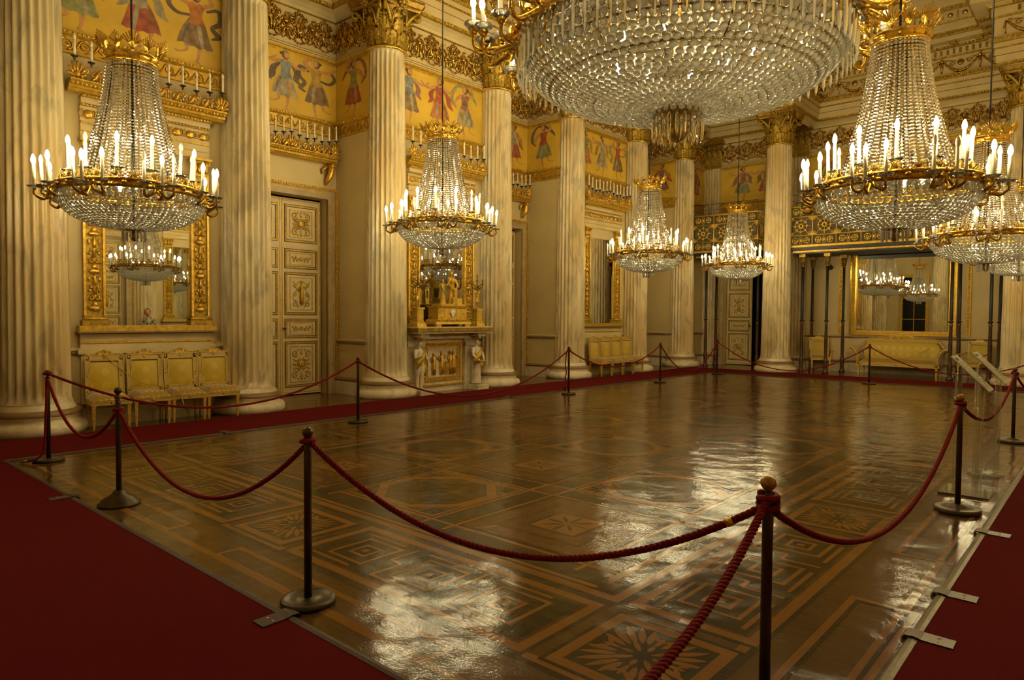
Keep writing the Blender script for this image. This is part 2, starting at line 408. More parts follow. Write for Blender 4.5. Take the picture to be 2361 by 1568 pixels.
struct(MB().add([(XR-.3, -2.2, HC), (XEND, -2.2, HC), (XEND, FAR+.1, HC), (XR-.3, FAR+.1, HC)], [(0, 1, 2, 3)]).obj('ceiling', 'ceiling_cream'))
# dim neighbouring room seen through the open far door
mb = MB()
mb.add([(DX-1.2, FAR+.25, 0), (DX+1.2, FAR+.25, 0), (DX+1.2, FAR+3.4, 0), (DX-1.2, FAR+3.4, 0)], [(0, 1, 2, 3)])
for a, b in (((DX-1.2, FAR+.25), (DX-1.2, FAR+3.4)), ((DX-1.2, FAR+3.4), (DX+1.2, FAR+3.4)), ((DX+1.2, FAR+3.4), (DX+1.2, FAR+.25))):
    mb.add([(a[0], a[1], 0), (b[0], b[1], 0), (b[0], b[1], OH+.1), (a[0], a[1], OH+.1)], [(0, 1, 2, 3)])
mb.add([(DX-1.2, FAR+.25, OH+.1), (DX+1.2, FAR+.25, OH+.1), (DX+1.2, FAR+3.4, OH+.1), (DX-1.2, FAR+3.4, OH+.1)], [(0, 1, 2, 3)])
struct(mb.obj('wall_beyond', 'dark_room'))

def along(path, off, z, step, s0=.0):
    """frames (numpy 4x4) every step along the path: x along it, y out of the wall, z up"""
    out = []
    for p, q in zip(path[:-1], path[1:]):
        p = Vector(p[:2]); q = Vector(q[:2]); d = q-p; L = d.length
        if L < .12: continue
        d /= L; n = Vector((d.y, -d.x)); k = max(1, int(round(L/step)))
        for i in range(k):
            c = p+d*(L*(i+.5)/k)+n*off
            out.append([[d.x, n.x, 0, c.x], [d.y, n.y, 0, c.y], [0, 0, 1, z], [0, 0, 0, 1]])
    return out
def tmpl(fn):
    b = MB(); fn(b); return b.v, b.f
BEAD = tmpl(lambda b: b.ball((0, 0, 0), (.5, .5, .5), 6, 4))
BOX = tmpl(lambda b: b.box(-.5, .5, -.5, .5, -.5, .5))
def scaled(t, sx, sy, sz): return ([(x*sx, y*sy, z*sz) for x, y, z in t[0]], t[1])
vis_path = [(XR, 1.6)]+left_path[1:]
ent_vis = vis_path+spur(X8)+spur(X9)+[(XEND, FAR)]

# skirting, chair rail
mb = MB()
def bays(path, gaps):
    """the wall path cut where the doors stand"""
    out = [[path[0]]]
    for p, q in zip(path[:-1], path[1:]):
        for c in gaps:
            if abs(p[0]-q[0]) < 1e-6 and p[0] < -12 and p[1] < c < q[1]:
                out[-1].append((p[0], c-1.16)); out.append([(p[0], c+1.16)])
        out[-1].append(q)
    return [[a for i, a in enumerate(o) if i == 0 or abs(a[0]-o[i-1][0])+abs(a[1]-o[i-1][1]) > .03] for o in out]
for pth in bays(left_path, DOORS_L):
    mb.sweep(pth, [(0, 0), (.06, 0), (.06, .26), (.04, .28)], 0)
    mb.sweep(pth, [(.04, .28), (.075, .285), (.085, .31), (.07, .335), (0, .345)], 1)
struct(mb.obj('baseboard_left', ['marble_white', 'base_brown']))
mb = MB()
for pth in ([(XW, FAR), (DX-1.2, FAR)], [(DX+1.2, FAR), (XEND, FAR)]):
    mb.sweep(pth, [(0, 0), (.06, 0), (.06, .26), (.04, .28)], 0)
    mb.sweep(pth, [(.04, .28), (.075, .285), (.085, .31), (.07, .335), (0, .345)], 1)
struct(mb.obj('baseboard_far', ['marble_white', 'base_brown']))
mb = MB()
def rail(pth):
    mb.sweep(pth, [(0, 1.045), (.035, 1.05), (.045, 1.075), (.035, 1.10)], 1)
    mb.sweep(pth, [(.035, 1.10), (.05, 1.105), (.05, 1.135), (0, 1.15)], 0)
    mb.many(*scaled(BEAD, .045, .03, .035), along(pth, .04, 1.075, .06), 1)
segs = []
for i in range(0, 6):
    pass
for a, b in ((1.2, DOORS_L[0]-1.16), (DOORS_L[0]+1.16, DOORS_L[1]-1.16), (DOORS_L[1]+1.16, DOORS_L[2]-1.16)):
    pth = []
    for p in left_path:
        if a-.02 < p[1] < b+.02: pth.append(p)
    pth = [(pth[0][0], a)]+pth+[(pth[-1][0], b)]
    pth = [pth[0]]+[p for p, q in zip(pth[1:], pth[:-1]) if abs(p[0]-q[0])+abs(p[1]-q[1]) > .01]
    rail(pth)
rail([(XR, DOORS_L[2]+1.16), (XR, CY[6]-E_), (XW, CY[6]-E_), (XW, FAR), (DX-1.16, FAR)])
rail([(DX+1.16, FAR), (XEND, FAR)])
struct(mb.obj('trim_1', ['trim_cream', 'base_brown']))

# gilded wave-scroll band below the painted friezes
mb = MB()
mb.sweep(band_path, [(0, 5.30), (.03, 5.31), (.03, 5.33)], 1)
mb.sweep(band_path, [(.03, 5.33), (.012, 5.335), (.012, 5.54), (.03, 5.545)], 2)
mb.sweep(band_path, [(.03, 5.545), (.06, 5.57), (.06, 5.61), (.0, 5.63)], 1)
W = MB()
W.tube(spiral(-.02, 0, .085, .012, -PI*.5, PI*2.6, 16, .006), .012, 4)
W.tube([(.055, -.075, .006), (.11, -.03, .008), (.16, .06, .008), (.21, .085, .006)], [.012, .016, .016, .01], 4)
wv, wf = W.v, W.f
wv = [(a, c, b) for a, b, c in wv]
vb = vis_path+[(XEND, FAR)]
mb.many(wv, wf, along(vb, .016, 5.438, .235), 0, True)
mb.many(*scaled(BEAD, .05, .03, .045), along(vb, .06, 5.59, .06), 0, True)
struct(mb.obj('trim_2', ['gold', 'gold_satin', 'gold_satin']))

# gilded arabesque frieze at the height of the capitals
mb = MB()
mb.sweep(band_path, [(0, 6.82), (.05, 6.83), (.05, 6.865)], 1)
mb.sweep(band_path, [(.05, 6.865), (.04, 6.87), (.04, 6.92), (.025, 6.925), (.025, 6.97), (.005, 6.975)], 0)
mb.sweep(band_path, [(.042, 6.892), (.05, 6.9), (.042, 6.906)], 2); mb.sweep(band_path, [(.027, 6.945), (.034, 6.95), (.027, 6.956)], 2)
mb.sweep(band_path, [(.004, 7.655), (.02, 7.66), (.02, 7.68), (.004, 7.685)], 2)
A = MB()
def sp(*a, **k): A.tube(spiral(*a), k.get('r', .021), 4)
for sx in (-1, 1):
    a0, a1 = (PI*.5, -PI*2.3) if sx > 0 else (PI*.5, PI*3.3)
    sp(sx*.115, -.17, .10, .015, a0, a1, 18, .012)
    sp(sx*.075, .06, .065, .012, -a0, -a1, 14, .012)
    A.tube([(sx*.02, -.2, .01), (sx*.03, -.02, .016), (sx*.10, .17, .016), (sx*.06, .28, .01)], [.018, .028, .03, .01], 4)
    A.tube([(sx*.20, -.2, .01), (sx*.235, -.08, .015), (sx*.20, .02, .015), (sx*.225, .10, .01)], [.014, .026, .026, .01], 4)
    sp(sx*.13, .18, .05, .012, PI, PI-sx*PI*2, 10, .012); sp(sx*.20, -.05, .045, .012, 0, sx*PI*2, 10, .012)
    for k in range(5): A.ball((sx*(.06+.03*k), -.10+.05*k*(k%2), .02), (.02, .02, .02), 5, 4)
    for k in range(4): A.ball((sx*(.03+.045*k), -.295+.022*k, .012), (.022, .026, .02), 5, 4)
    for k in range(3): A.ball((sx*(.02+.03*k), .25-.05*k, .014), (.018, .036, .02), 5, 4)
A.ball((0, .30, .012), (.03, .045, .02), 6, 4); A.ball((0, -.07, .02), (.03, .07, .025), 6, 4); A.ball((0, .13, .02), (.022, .06, .02), 6, 4)
B = MB()
for k in range(9):
    w = PI*k/8; B.ball((.085*cos(w), .06+.085*sin(w), .014), (.02, .02, .02), 5, 4)
B.ball((0, .06, .014), (.05, .05, .03), 7, 4); B.ball((0, .19, .01), (.025, .05, .016), 5, 4); B.ball((.05, .22, .01), (.03, .018, .014), 5, 4)
B.tube([(0, .02, .012), (.01, -.1, .016), (0, -.2, .012)], [.02, .035, .012], 5)
B.tube([(0, -.2, .01), (-.07, -.26, .01), (-.09, -.2, .01)], .012, 4); B.tube([(0, -.2, .01), (.07, -.26, .01), (.09, -.2, .01)], .012, 4)
fa = along(vb, .004, 7.32, .60)
mb.many([(a*1.12, c*1.2, b*1.03) for a, b, c in A.v], A.f, fa, 3, True)
fb = []
for M in fa:
    M2 = [r[:] for r in M]
    for r in range(3): M2[r][3] += M[r][0]*.30
    M2[2][3] = 7.31; fb.append(M2)
mb.many([(a*1.15, c*1.3, b*1.05) for a, b, c in B.v], B.f, fb, 3, True)
struct(mb.obj('trim_3', ['trim_cream', 'gold_satin', 'gold_dark', 'gold_relief']))

# entablature above the columns
mb = MB()
mb.sweep(ent_path, [(.0, 7.70), (.03, 7.74), (.12, 7.80), (.22, 7.83)], 0)
mb.sweep(ent_path, [(.22, 7.83), (.27, 7.85), (.30, 7.90)], 1)
mb.sweep(ent_path, [(.30, 7.90), (.30, 8.06), (.325, 8.065), (.325, 8.22)], 0)
mb.sweep(ent_path, [(.326, 8.055), (.333, 8.06), (.326, 8.07)], 2)
mb.sweep(ent_path, [(.325, 8.22), (.345, 8.225), (.345, 8.26)], 1)
mb.sweep(ent_path, [(.345, 8.26), (.345, 8.36)], 0)
mb.sweep(ent_path, [(.345, 8.36), (.38, 8.37), (.44, 8.45), (.44, 8.48), (.34, 8.49)], 1)
mb.sweep(ent_path, [(.34, 8.49), (.34, 8.95)], 0)
mb.sweep(ent_path, [(.34, 8.95), (.37, 8.96), (.40, 9.0)], 1)
mb.sweep(ent_path, [(.40, 9.0), (.40, 9.19)], 0)
mb.sweep(ent_path, [(.40, 9.19), (.47, 9.20), (.50, 9.25)], 1)
mb.sweep(ent_path, [(.50, 9.25), (.52, 9.27), (.80, 9.28)], 0)
mb.sweep(ent_path, [(.80, 9.28), (.80, 9.40)], 0)
mb.sweep(ent_path, [(.80, 9.40), (.84, 9.41), (.92, 9.50)], 1)
mb.sweep(ent_path, [(.92, 9.50), (.92, 9.56), (.96, 9.58), (.96, 9.70)], 0)
mb.sweep(ent_path, [(.96, 9.70), (1.0, 9.71), (1.02, 9.75)], 1)
mb.sweep(ent_path, [(1.02, 9.75), (1.02, 10.0)], 0)
mb.sweep(ent_path, [(1.02, 10.0), (1.06, 10.02), (1.12, 10.1)], 1)
mb.sweep(ent_path, [(1.12, 10.1), (1.12, HC)], 0)
for o, z, st, sz in ((.275, 7.875, .075, (.06, .04, .05)), (.345, 8.243, .05, (.042, .02, .03)), (.42, 8.43, .09, (.075, .06, .07)), (.38, 8.985, .05, (.04, .025, .03)),
                     (.485, 9.225, .085, (.06, .05, .055)), (.88, 9.46, .10, (.085, .06, .07)), (1.0, 9.735, .09, (.06, .04, .05)), (1.08, 10.06, .11, (.09, .06, .07))):
    mb.many(*scaled(BEAD, *sz), along(ent_vis, o, z, st), 3, True)
mb.many(*scaled(BOX, .085, .05, .15), along(ent_vis, .41, 9.09, .15), 0)
mb.many(*scaled(BOX, .062, .01, .14), [[r[:3]+[r[3]+r[0]*.075] for r in M] for M in along(ent_vis, .402, 9.09, .15)], 2)
mb.many(*scaled(BOX, .16, .26, .07), along(ent_vis, .65, 9.245, .62), 1)
mb.many(*scaled(BOX, .16, .10, .03), along(ent_vis, .68, 9.20, .62), 3)
mb.many(*scaled(BEAD, .14, .05, .14), along(ent_vis, 1.02, 9.87, .34), 3, True)
mb.many(*scaled(BOX, .04, .03, .2), [[r[:3]+[r[3]+r[0]*.17] for r in M] for M in along(ent_vis, 1.02, 9.87, .34)], 1)
# swags, masks and tied ribbons of the garland frieze
G = MB()
G.tube([(-.42+.84*i/12, .012, .10-.30*sin(PI*i/12)+.02) for i in range(13)], [.018+.028*sin(PI*i/12) for i in range(13)], 6)
for i in range(10):
    t = (i+.5)/10; G.ball((-.42+.84*t, .03, .12-.30*sin(PI*t)), (.04, .035, .04), 5, 4)
G.ball((0, .03, .05), (.085, .04, .085), 8, 5); G.ball((0, .06, .05), (.04, .04, .04), 6, 4)
for sx in (-1, 1):
    G.tube([(p[0], .012, p[1]) for p in spiral(sx*.2, .06, .07, .015, 0, sx*PI*2.2, 12)], .014, 4)
    G.tube([(sx*.10, .012, .10), (sx*.3, .016, .14), (sx*.40, .012, .16)], [.01, .02, .008], 4)
    G.tube([(sx*.44, .012, .14), (sx*.47, .02, -.02), (sx*.44, .012, -.18)], [.02, .03, .012], 5)
G.ball((.455, .02, .16), (.05, .03, .05), 6, 4)
mb.many(G.v, G.f, along(ent_vis, .345, 8.72, .98), 3, True)
struct(mb.obj('trim_4', ['trim_cream', 'gold_old', 'gold_dark', 'gold_relief']))

# ------------------------------------------------------------------ parquet floor (inlay lies in one mesh, each layer a fraction of a millimetre up)
FM = ['oak_mid', 'oak_light', 'oak_dark', 'oak_brown', 'oak_light_y', 'oak_mid_y']
fl = MB()
_lz = [0]
def lz(lay): _lz[0] = (_lz[0]+1) % 23; return lay*.0004+_lz[0]*.000015
def rect(x0, x1, y0, y1, mi, lay):
    z = lz(lay); fl.add([(x0, y0, z), (x1, y0, z), (x1, y1, z), (x0, y1, z)], [(0, 1, 2, 3)], mi)
def sqr(cx, cy, hx, hy, mi, lay): rect(cx-hx, cx+hx, cy-hy, cy+hy, mi, lay)
def fpoly(pts, mi, lay):
    if sum(pts[i-1][0]*pts[i][1]-pts[i][0]*pts[i-1][1] for i in range(len(pts))) < 0: pts = pts[::-1]
    z = lz(lay); fl.add([(x, y, z) for x, y in pts], [tuple(range(len(pts)))], mi)
def ring(x0, x1, y0, y1, w, mi, lay, miy=None):
    miy = mi if miy is None else miy
    rect(x0, x1, y0, y0+w, mi, lay); rect(x0, x1, y1-w, y1, mi, lay)
    rect(x0, x0+w, y0+w, y1-w, miy, lay); rect(x1-w, x1, y0+w, y1-w, miy, lay)
def petal(cx, cy, ang, L, w, mi, lay, base=.0):
    pts = []
    for i in range(9):
        t = i/8; pts.append((base+L*t, w*sin(PI*t)**.7*(1-.25*t)))
    pts += [(a, -b) for a, b in reversed(pts[1:-1])]
    c, s_ = cos(ang), sin(ang)
    fpoly([(cx+a*c-b*s_, cy+a*s_+b*c) for a, b in pts], mi, lay)
def fan(cx, cy, ang, R, mi, lay, n=5, r0=.05, spread=1.05):
    for k in range(n):
        w = ang+spread*(k/(n-1)-.5); q = 1-.16*abs(k-(n-1)/2)/((n-1)/2); petal(cx, cy, w, R*(q-.36), .066*R, mi, lay, .36*R)
    petal(cx, cy, ang, R*.40, .05*R, mi, lay, .04)
def medallion(cx, cy, h=.33):
    sqr(cx, cy, h+.035, h+.035, 2, 3); sqr(cx, cy, h+.01, h+.01, 1, 4); sqr(cx, cy, h-.055, h-.055, 2, 5)
    for k in range(4):
        a = PI/4+k*PI/2; fan(cx, cy, a, h*1.02, 1, 6, 5, .05, .98)
        a = k*PI/2; petal(cx, cy, a, h*.34, .016, 1, 6, .36*h); petal(cx, cy, a, h*.22, .016, 1, 6, .05)
        for sg in (-1, 1):
            q = (cx+h*.52*cos(a), cy+h*.52*sin(a)); petal(q[0], q[1], a+sg*.8, h*.28, .014, 1, 6)
    sqr(cx, cy, .03, .03, 2, 7)
def meander(cx, cy, L, Wd, along_x=True):
    """fret panel: framed field with nested squares and key lines"""
    def R(a0, a1, b0, b1, mi, lay):
        if along_x: rect(cx+a0, cx+a1, cy+b0, cy+b1, mi, lay)
        else: rect(cx+b0, cx+b1, cy+a0, cy+a1, {1: 4, 0: 5}.get(mi, mi), lay)
    R(-L-.09, L+.09, -Wd-.09, Wd+.09, 2, 3); R(-L-.065, L+.065, -Wd-.065, Wd+.065, 1, 4); R(-L, L, -Wd, Wd, 0, 5); R(-L+.025, L-.025, -Wd+.025, Wd-.025, 2, 6)
    t = .03; s_ = 2*Wd-.05
    n = int((2*L)/(s_*.95)); p = 2*(L-.03)/n
    for k in range(n):
        c = -L+.03+p*(k+.5)
        for hw in (Wd*.62, Wd*.30):
            R(c-hw, c+hw, -hw, -hw+t, 1, 7); R(c-hw, c+hw, hw-t, hw, 1, 7); R(c-hw, c-hw+t, -hw+t, hw-t, 1, 7); R(c+hw-t, c+hw, -hw+t, hw-t, 1, 7)
        R(c-.025, c+.025, -.025, .025, 1, 7)
        e = c+p*.5
        for sg in (-1, 1):
            y1 = sg*(Wd-.05)
            R(c-p*.42, c+p*.22, min(y1, y1-sg*t), max(y1, y1-sg*t), 1, 7)
            if k < n-1:
                x1 = e-sg*.055
                R(x1-t/2, x1+t/2, min(0, y1), max(0, y1), 1, 7)
        if k < n-1: R(e-.055, e+.055, -t/2, t/2, 1, 7)
rect(-13.2, 2.2, -2.3, FAR+.3, 3, 0)
FX = [-1.70, -7.90]; FY0, FY1 = 2.90, 18.40
P3 = 3.10
# running borders round the dance floor
rect(-9.3, -.6, 1.7, 19.5, 0, 1)
for (x0, x1, y0, y1, w, mi, miy) in ((-9.1, -.85, 2.12, 19.2, .05, 1, 4), (-8.30, -1.30, 2.46, 18.85, .06, 2, 2), (-8.26, -1.34, 2.50, 18.80, .055, 1, 4), (-7.52, -2.08, 3.30, 18.02, .055, 2, 2),
                               (-7.47, -2.13, 3.35, 17.97, .07, 1, 4), (-7.40, -2.20, 3.42, 17.90, .05, 2, 2), (-7.28, -2.32, 3.56, 17.78, .05, 1, 4)):
    ring(x0, x1, y0, y1, w, mi, 2, miy)
for x in [-1.70, -4.80, -7.90]:
    for y in (FY0, FY1): medallion(x, y)
for k in range(1, 5):
    for x in FX: medallion(x, FY0+P3*k)
for x in (-3.25, -6.35):
    for y in (FY0, FY1): meander(x, y, 1.02, .31)
for k in range(5):
    for x in FX: meander(x, FY0+P3*(k+.5), 1.02, .31, False)
# plain framed panels between the fret border and the carpets
for k in range(5):
    y0 = FY0+P3*k-.62; ring(-1.16, -.80, y0, y0+2.1, .05, 1, 3, 4); ring(-1.12, -.84, y0+.04, y0+2.06, .025, 2, 4)
    ring(-9.0, -8.46, y0, y0+2.1, .05, 1, 3, 4)
for k in range(3):
    x0 = -7.6+P3*k*.96; ring(x0, x0+2.2, 2.14, 2.36, .045, 1, 3, 4)
# the field: lattice of bands, squares with flowers alternating with octagons
C0X, C0Y, CS = -3.25, 4.36, 1.53
for i in range(-3, 1):
    for j in range(0, 9):
        cx, cy = C0X+CS*i, C0Y+CS*j
        if cx < -7.0 or cy > 17.3: continue
        h = CS/2
        if (i+j) % 2 == 0:
            sqr(cx, cy, h-.17, h-.17, 2, 3); sqr(cx, cy, h-.20, h-.20, 3, 4); sqr(cx, cy, h-.37, h-.37, 2, 5); sqr(cx, cy, h-.40, h-.40, 3, 6); sqr(cx, cy, .24, .24, 2, 7); sqr(cx, cy, .215, .215, 1, 8)
            for k in range(8): petal(cx, cy, k*PI/4, .17, .018, 2, 9, .03)
        else:
            sqr(cx, cy, h-.17, h-.17, 1, 3); sqr(cx, cy, h-.205, h-.205, 0, 4)
            a, b = h-.20, .22
            oc = lambda s_: [(cx+x*s_, cy+y*s_) for x, y in ((-a, b), (-a, -b+.0), (-b, -a), (b, -a), (a, -b), (a, b), (b, a), (-b, a))]
            fpoly(oc(1.), 4, 5); fpoly(oc(.84), 2, 6); fpoly(oc(.78), 0, 7); fpoly(oc(.70), 2, 8)
            for k in range(4):
                w = PI/4+k*PI/2; q = (cx+.60*cos(w), cy+.60*sin(w))
                for sg in (-1, 0, 1): petal(q[0], q[1], w+sg*.9, .14, .018, 2, 9)
        sqr(cx+h, cy+h, .17, .17, 1, 4); sqr(cx+h, cy+h, .12, .12, 2, 5); sqr(cx+h, cy+h, .10, .10, 0, 6)
for i in range(-3, 2):
    x = C0X+CS*(i-.5)
    if -7.3 < x < -2.2:
        rect(x-.15, x-.115, 3.6, 17.7, 4, 3); rect(x+.115, x+.15, 3.6, 17.7, 4, 3); rect(x-.10, x+.10, 3.6, 17.7, 2, 3)
for j in range(0, 10):
    y = C0Y+CS*(j-.5)
    if 3.5 < y < 17.7:
        rect(-7.2, -2.35, y-.15, y-.115, 1, 3); rect(-7.2, -2.35, y+.115, y+.15, 1, 3); rect(-7.2, -2.35, y-.10, y+.10, 2, 2.6)
struct(fl.obj('floor', FM))

# ------------------------------------------------------------------ carpets with metal edges
def runner(label, x0, x1, y0, y1, edge, m='edge_wood'):
    t = thing('carpet_runner', label, 'carpet', ((x0+x1)/2, (y0+y1)/2, 0))
    cx, cy = (x0+x1)/2, (y0+y1)/2
    MB().box(x0-cx, x1-cx, y0-cy, y1-cy, .003, .014).obj('pile', 'carpet_red', t)
    mb = MB()
    for a, b in edge:
        d = Vector((b[0]-a[0], b[1]-a[1])).normalized(); n = Vector((d.y, -d.x))*.02
        pr = [(-.022, .003), (-.020, .016), (.0, .021), (.022, .016), (.034, .003)]
        mb.sweep([(a[0]-cx, a[1]-cy), (b[0]-cx, b[1]-cy)], pr)
    mb.obj('edge_strip', m, t)
    return t
XA, YB, XC, YD = -9.19, 19.32, -.75, 1.96
runner('red carpet runner along the columns of the left wall', -10.58, XA, YD, 20.9, [((XA, YD), (XA, YB))])
runner('red carpet runner crossing in front of the sofa and balcony', XA, .55, YB, 20.9, [((XA, YB), (XC, YB))])
runner('red carpet runner at the right edge beside the clear reading stands', XC, .55, .25, YB, [((XC, YB), (XC, .3))], 'edge_metal')
runner('red carpet runner filling the lower left corner', -10.58, XC, .25, YD, [((XC-.6, YD), (XA, YD))])
def clip(x, y, rz, label, m='clip_metal'):
    t = thing('carpet_clip', label, 'clip', (x, y, .018), rz, 'metal carpet clips')
    mb = MB(); mb.sweep([(0, -.055), (0, .055)], [(-.06, -.012), (-.045, .004), (0, .009), (.03, .0), (.17, -.001), (.17, .002), (.03, .003), (0, .012), (-.045, .007), (-.06, -.008)])
    mb.obj('plate', m, t)
    for s in (-1, 1): MB().lathe([(.0, .0), (.009, .0), (.007, .004), (0, .005)], 8, (.10, s*.025, .001)).obj('screw', 'steel', t)
clip(-.75, 6.34, 0, 'small metal clip on right carpet edge near the round stand foot')
clip(-.75, 4.76, 0, 'metal clip on the right carpet edge, middle one of three', )
clip(-.75, 4.02, 0, 'metal clip on right carpet edge, nearest the lower right corner')
clip(-3.36, 1.97, -PI/2, 'brown metal clip beside flat stanchion base on lower left carpet', 'edge_wood')
clip(-6.96, 1.97, -PI/2, 'bent brown clip beside the bell shaped stanchion base', 'edge_wood')
clip(-9.19, 4.49, PI, 'red brown clip on the left runner below the chairs', 'edge_wood')
clip(-9.19, 10.4, PI, 'small clip on the left runner below the fireplace', 'edge_wood')

# ------------------------------------------------------------------ fluted columns
RB, RT, HN = .425, .36, 6.87
def shaft_mesh(rb, rt, h0, h1, nf=24, a0=0., a1=2*PI):
    mb = MB(); zs = [h0, h0+.05, h0+.12, h0+.3, (h0+h1)/2, h1-.25, h1-.1, h1-.04, h1]; per = 6; n = nf*per; vs = []
    full = abs(a1-a0-2*PI) < 1e-6; k = n if full else n+1
    for z in zs:
        t = (z-h0)/(h1-h0); r = rb+(rt-rb)*t**1.4
        d = .05*r/.4 if h0+.1 < z < h1-.09 else 0
        if z in (h0, ): r *= 1.05
        for i in range(k):
            ph = (i % per)/per; q = max(0, sin(PI*(ph*1.25-.125))) if .1 < ph < .9 else 0
            rr = r-d*q; w = a0+(a1-a0)*i/n; vs.append((rr*cos(w), rr*sin(w), z))
    fs = [(j*k+i, j*k+(i+1) % k, (j+1)*k+(i+1) % k, (j+1)*k+i) for j in range(len(zs)-1) for i in range(n)]
    mb.add(vs, fs, 0, True); return mb.mesh('shaft', 'marble')
def leaf(mb, R0, z0, h, w, curl, ang, mi=0):
    """acanthus leaf standing against a bell of radius R0, tip curling out"""
    na, nb = 6, 4; vs = []; fs = []
    for i in range(na+1):
        t = i/na; out = R0+curl*(t**3.2); zz = z0+h*(t if t < .86 else .86+(.86-t)*.6)
        wd = w*(.75+.35*sin(PI*min(1, t*1.05)))*(1.-.75*max(0, t-.6)/.4)
        for j in range(nb+1):
            s_ = j/nb*2-1; ru = .018*cos(s_*PI*2)*(1-t*.5)
            a = ang+s_*wd/out; rr = out+ru-.02*s_*s_+(.012 if j == nb//2 else 0)
            vs.append((rr*cos(a), rr*sin(a), zz))
    for i in range(na):
        for j in range(nb): a = i*(nb+1)+j; fs.append((a, a+1, a+nb+2, a+nb+1))
    mb.add(vs, fs, mi, True)
    if h > .2:
        for i in range(5):
            t = .15+i*.15; out = R0+curl*(t**3.2)
            for sg in (-1, 1):
                a = ang+sg*w*1.05*(1-.5*max(0, t-.6)/.4)/out; mb.ball((out*cos(a), out*sin(a), z0+h*t), (.022, .022, .032), 5, 4, mi)
def capital_mesh():
    mb = MB(); z = HN; R = RT
    mb.lathe([(R+.02, z-.03), (R+.05, z-.015), (R+.05, z+.005), (R+.02, z+.02), (R+.005, z+.03)], 32, cap=False, mi=1)
    mb.lathe([(R+.0, z+.02), (R-.01, z+.4), (R+.03, z+.65), (R+.12, z+.78), (R+.14, z+.80)], 32, cap=False, mi=2)
    for k in range(8): leaf(mb, R+.015, z+.03, .36, .115, .10, k*PI/4+PI/8)
    for k in range(8): leaf(mb, R+.02, z+.05, .62, .12, .14, k*PI/4)
    for k in range(4):
        a = PI/4+k*PI/2
        for sg in (-1, 1):                       # corner volutes
            b = a+sg*.16
            pts = []
            for i in range(6):
                t = i/5; r = R+.03+.24*t*t; w = a+sg*(.42-.34*t); pts.append((r*cos(w), r*sin(w), z+.40+.36*t))
            mb.tube(pts, [.03, .035, .04, .04, .038, .034], 5)
            ctr = Vector((cos(a), sin(a), 0))*(R+.235); tg = Vector((-sin(a), cos(a), 0)); rd = Vector((cos(a), sin(a), 0))
            sp_ = [ctr+rd*p[0]+Vector((0, 0, z+.69+p[1]))+tg*sg*.045 for p in spiral(0, 0, .085, .02, PI*.5, -PI*1.7, 12)]
            mb.tube(sp_, .026, 5)
        c2 = Vector((cos(a), sin(a), 0))*(R+.17); leaf(mb, R+.05, z+.40, .26, .06, .16, a)
        b = k*PI/2
        for sg in (-1, 1):                       # inner helices
            tg = Vector((-sin(b), cos(b), 0)); rd = Vector((cos(b), sin(b), 0))
            ctr = rd*(R+.10)+tg*sg*.075
            mb.tube([rd*(R+.03)+tg*sg*.17+Vector((0, 0, z+.42)), rd*(R+.07)+tg*sg*.16+Vector((0, 0, z+.60))]+[ctr+tg*sg*p[0]+Vector((0, 0, z+.68+p[1])) for p in spiral(0, 0, .06, .012, 0, PI*2.2, 12)], .02, 5)
        # rosette on the abacus
        c3 = Vector((cos(b), sin(b), 0))*(R+.16); mb.ball((c3.x, c3.y, z+.86), (.06, .06, .06), 8, 5)
        for q in range(9):
            w = q*2*PI/9; tg = Vector((-sin(b), cos(b), 0)); p = c3+tg*.085*cos(w); mb.ball((p.x, p.y, z+.86+.085*sin(w)), .034, 5, 4)
    # abacus with hollowed sides
    def outline(s_):
        pts = []
        for k in range(4):
            a = PI/4+k*PI/2; c = Vector((cos(a), sin(a)))*(R+.36)*s_; tg = Vector((-sin(a), cos(a)))*.055
            pts += [c-tg, c+tg]
            b = a+PI/4
            for t in (-.5, -.25, 0, .25, .5):
                m = Vector((cos(b), sin(b)))*((R+.13)*s_+.15*t*t*1.1)+Vector((-sin(b), cos(b)))*t*.8*s_; pts.append(m)
        return pts
    prev = None
    for s_, zz in ((.92, z+.775), (.95, z+.80), (.99, z+.82), (.97, z+.85), (1.02, z+.89), (1.06, z+.93), (1.06, z+.975)):
        o = [(p.x, p.y, zz) for p in outline(s_)]
        n = len(o)
        if prev: mb.add(prev+o, [(i, (i+1) % n, n+(i+1) % n, n+i) for i in range(n)], 2)
        else: mb.add(o, [tuple(range(n))], 2)
        prev = o
    mb.add(prev, [tuple(range(len(prev)))], 2)
    return mb.mesh('capital', ['gold_old', 'gold_bright', 'gold_dark'])
def base_mesh():
    mb = MB(); r = RB
    pr = [(r+.17, 0), (r+.195, .05), (r+.195, .10), (r+.17, .15), (r+.12, .165), (r+.10, .19), (r+.105, .235), (r+.13, .255)]
    mb.lathe([(r+.155, 0)]+pr, 40, mi=0)
    mb.lathe([(r+.13, .255), (r+.135, .265), (r+.13, .31), (r+.10, .33), (r+.06, .335)], 40, mi=1, cap=False)
    mb.lathe([(r+.06, .335), (r+.055, .36), (r+.02, .40), (r+.018, .42)], 40, mi=0, cap=False)
    return mb.mesh('base', ['marble_white', 'base_brown'])
SH, CAPM, BSM = shaft_mesh(RB, RT, .42, HN-.02), capital_mesh(), base_mesh()
def column(x, y, label):
    t = thing('column', label, 'column', (x, y, 0), 0, 'fluted marble columns')
    link('shaft', SH, t, rz=random.random()*.2); link('capital', CAPM, t); link('base', BSM, t)
CL = ['fluted marble column at the left edge behind the nearest hanging chandelier', 'fluted marble column between the four near chairs and the first door', 'fluted marble column left of the fireplace',
      'fluted marble column right of the fireplace', 'fluted marble column left of the farther row of chairs', 'fluted marble column right of the farther row of chairs', 'far corner fluted column standing behind the left gallery railing']
for y, l in zip(CY, CL): column(CX, y, l)
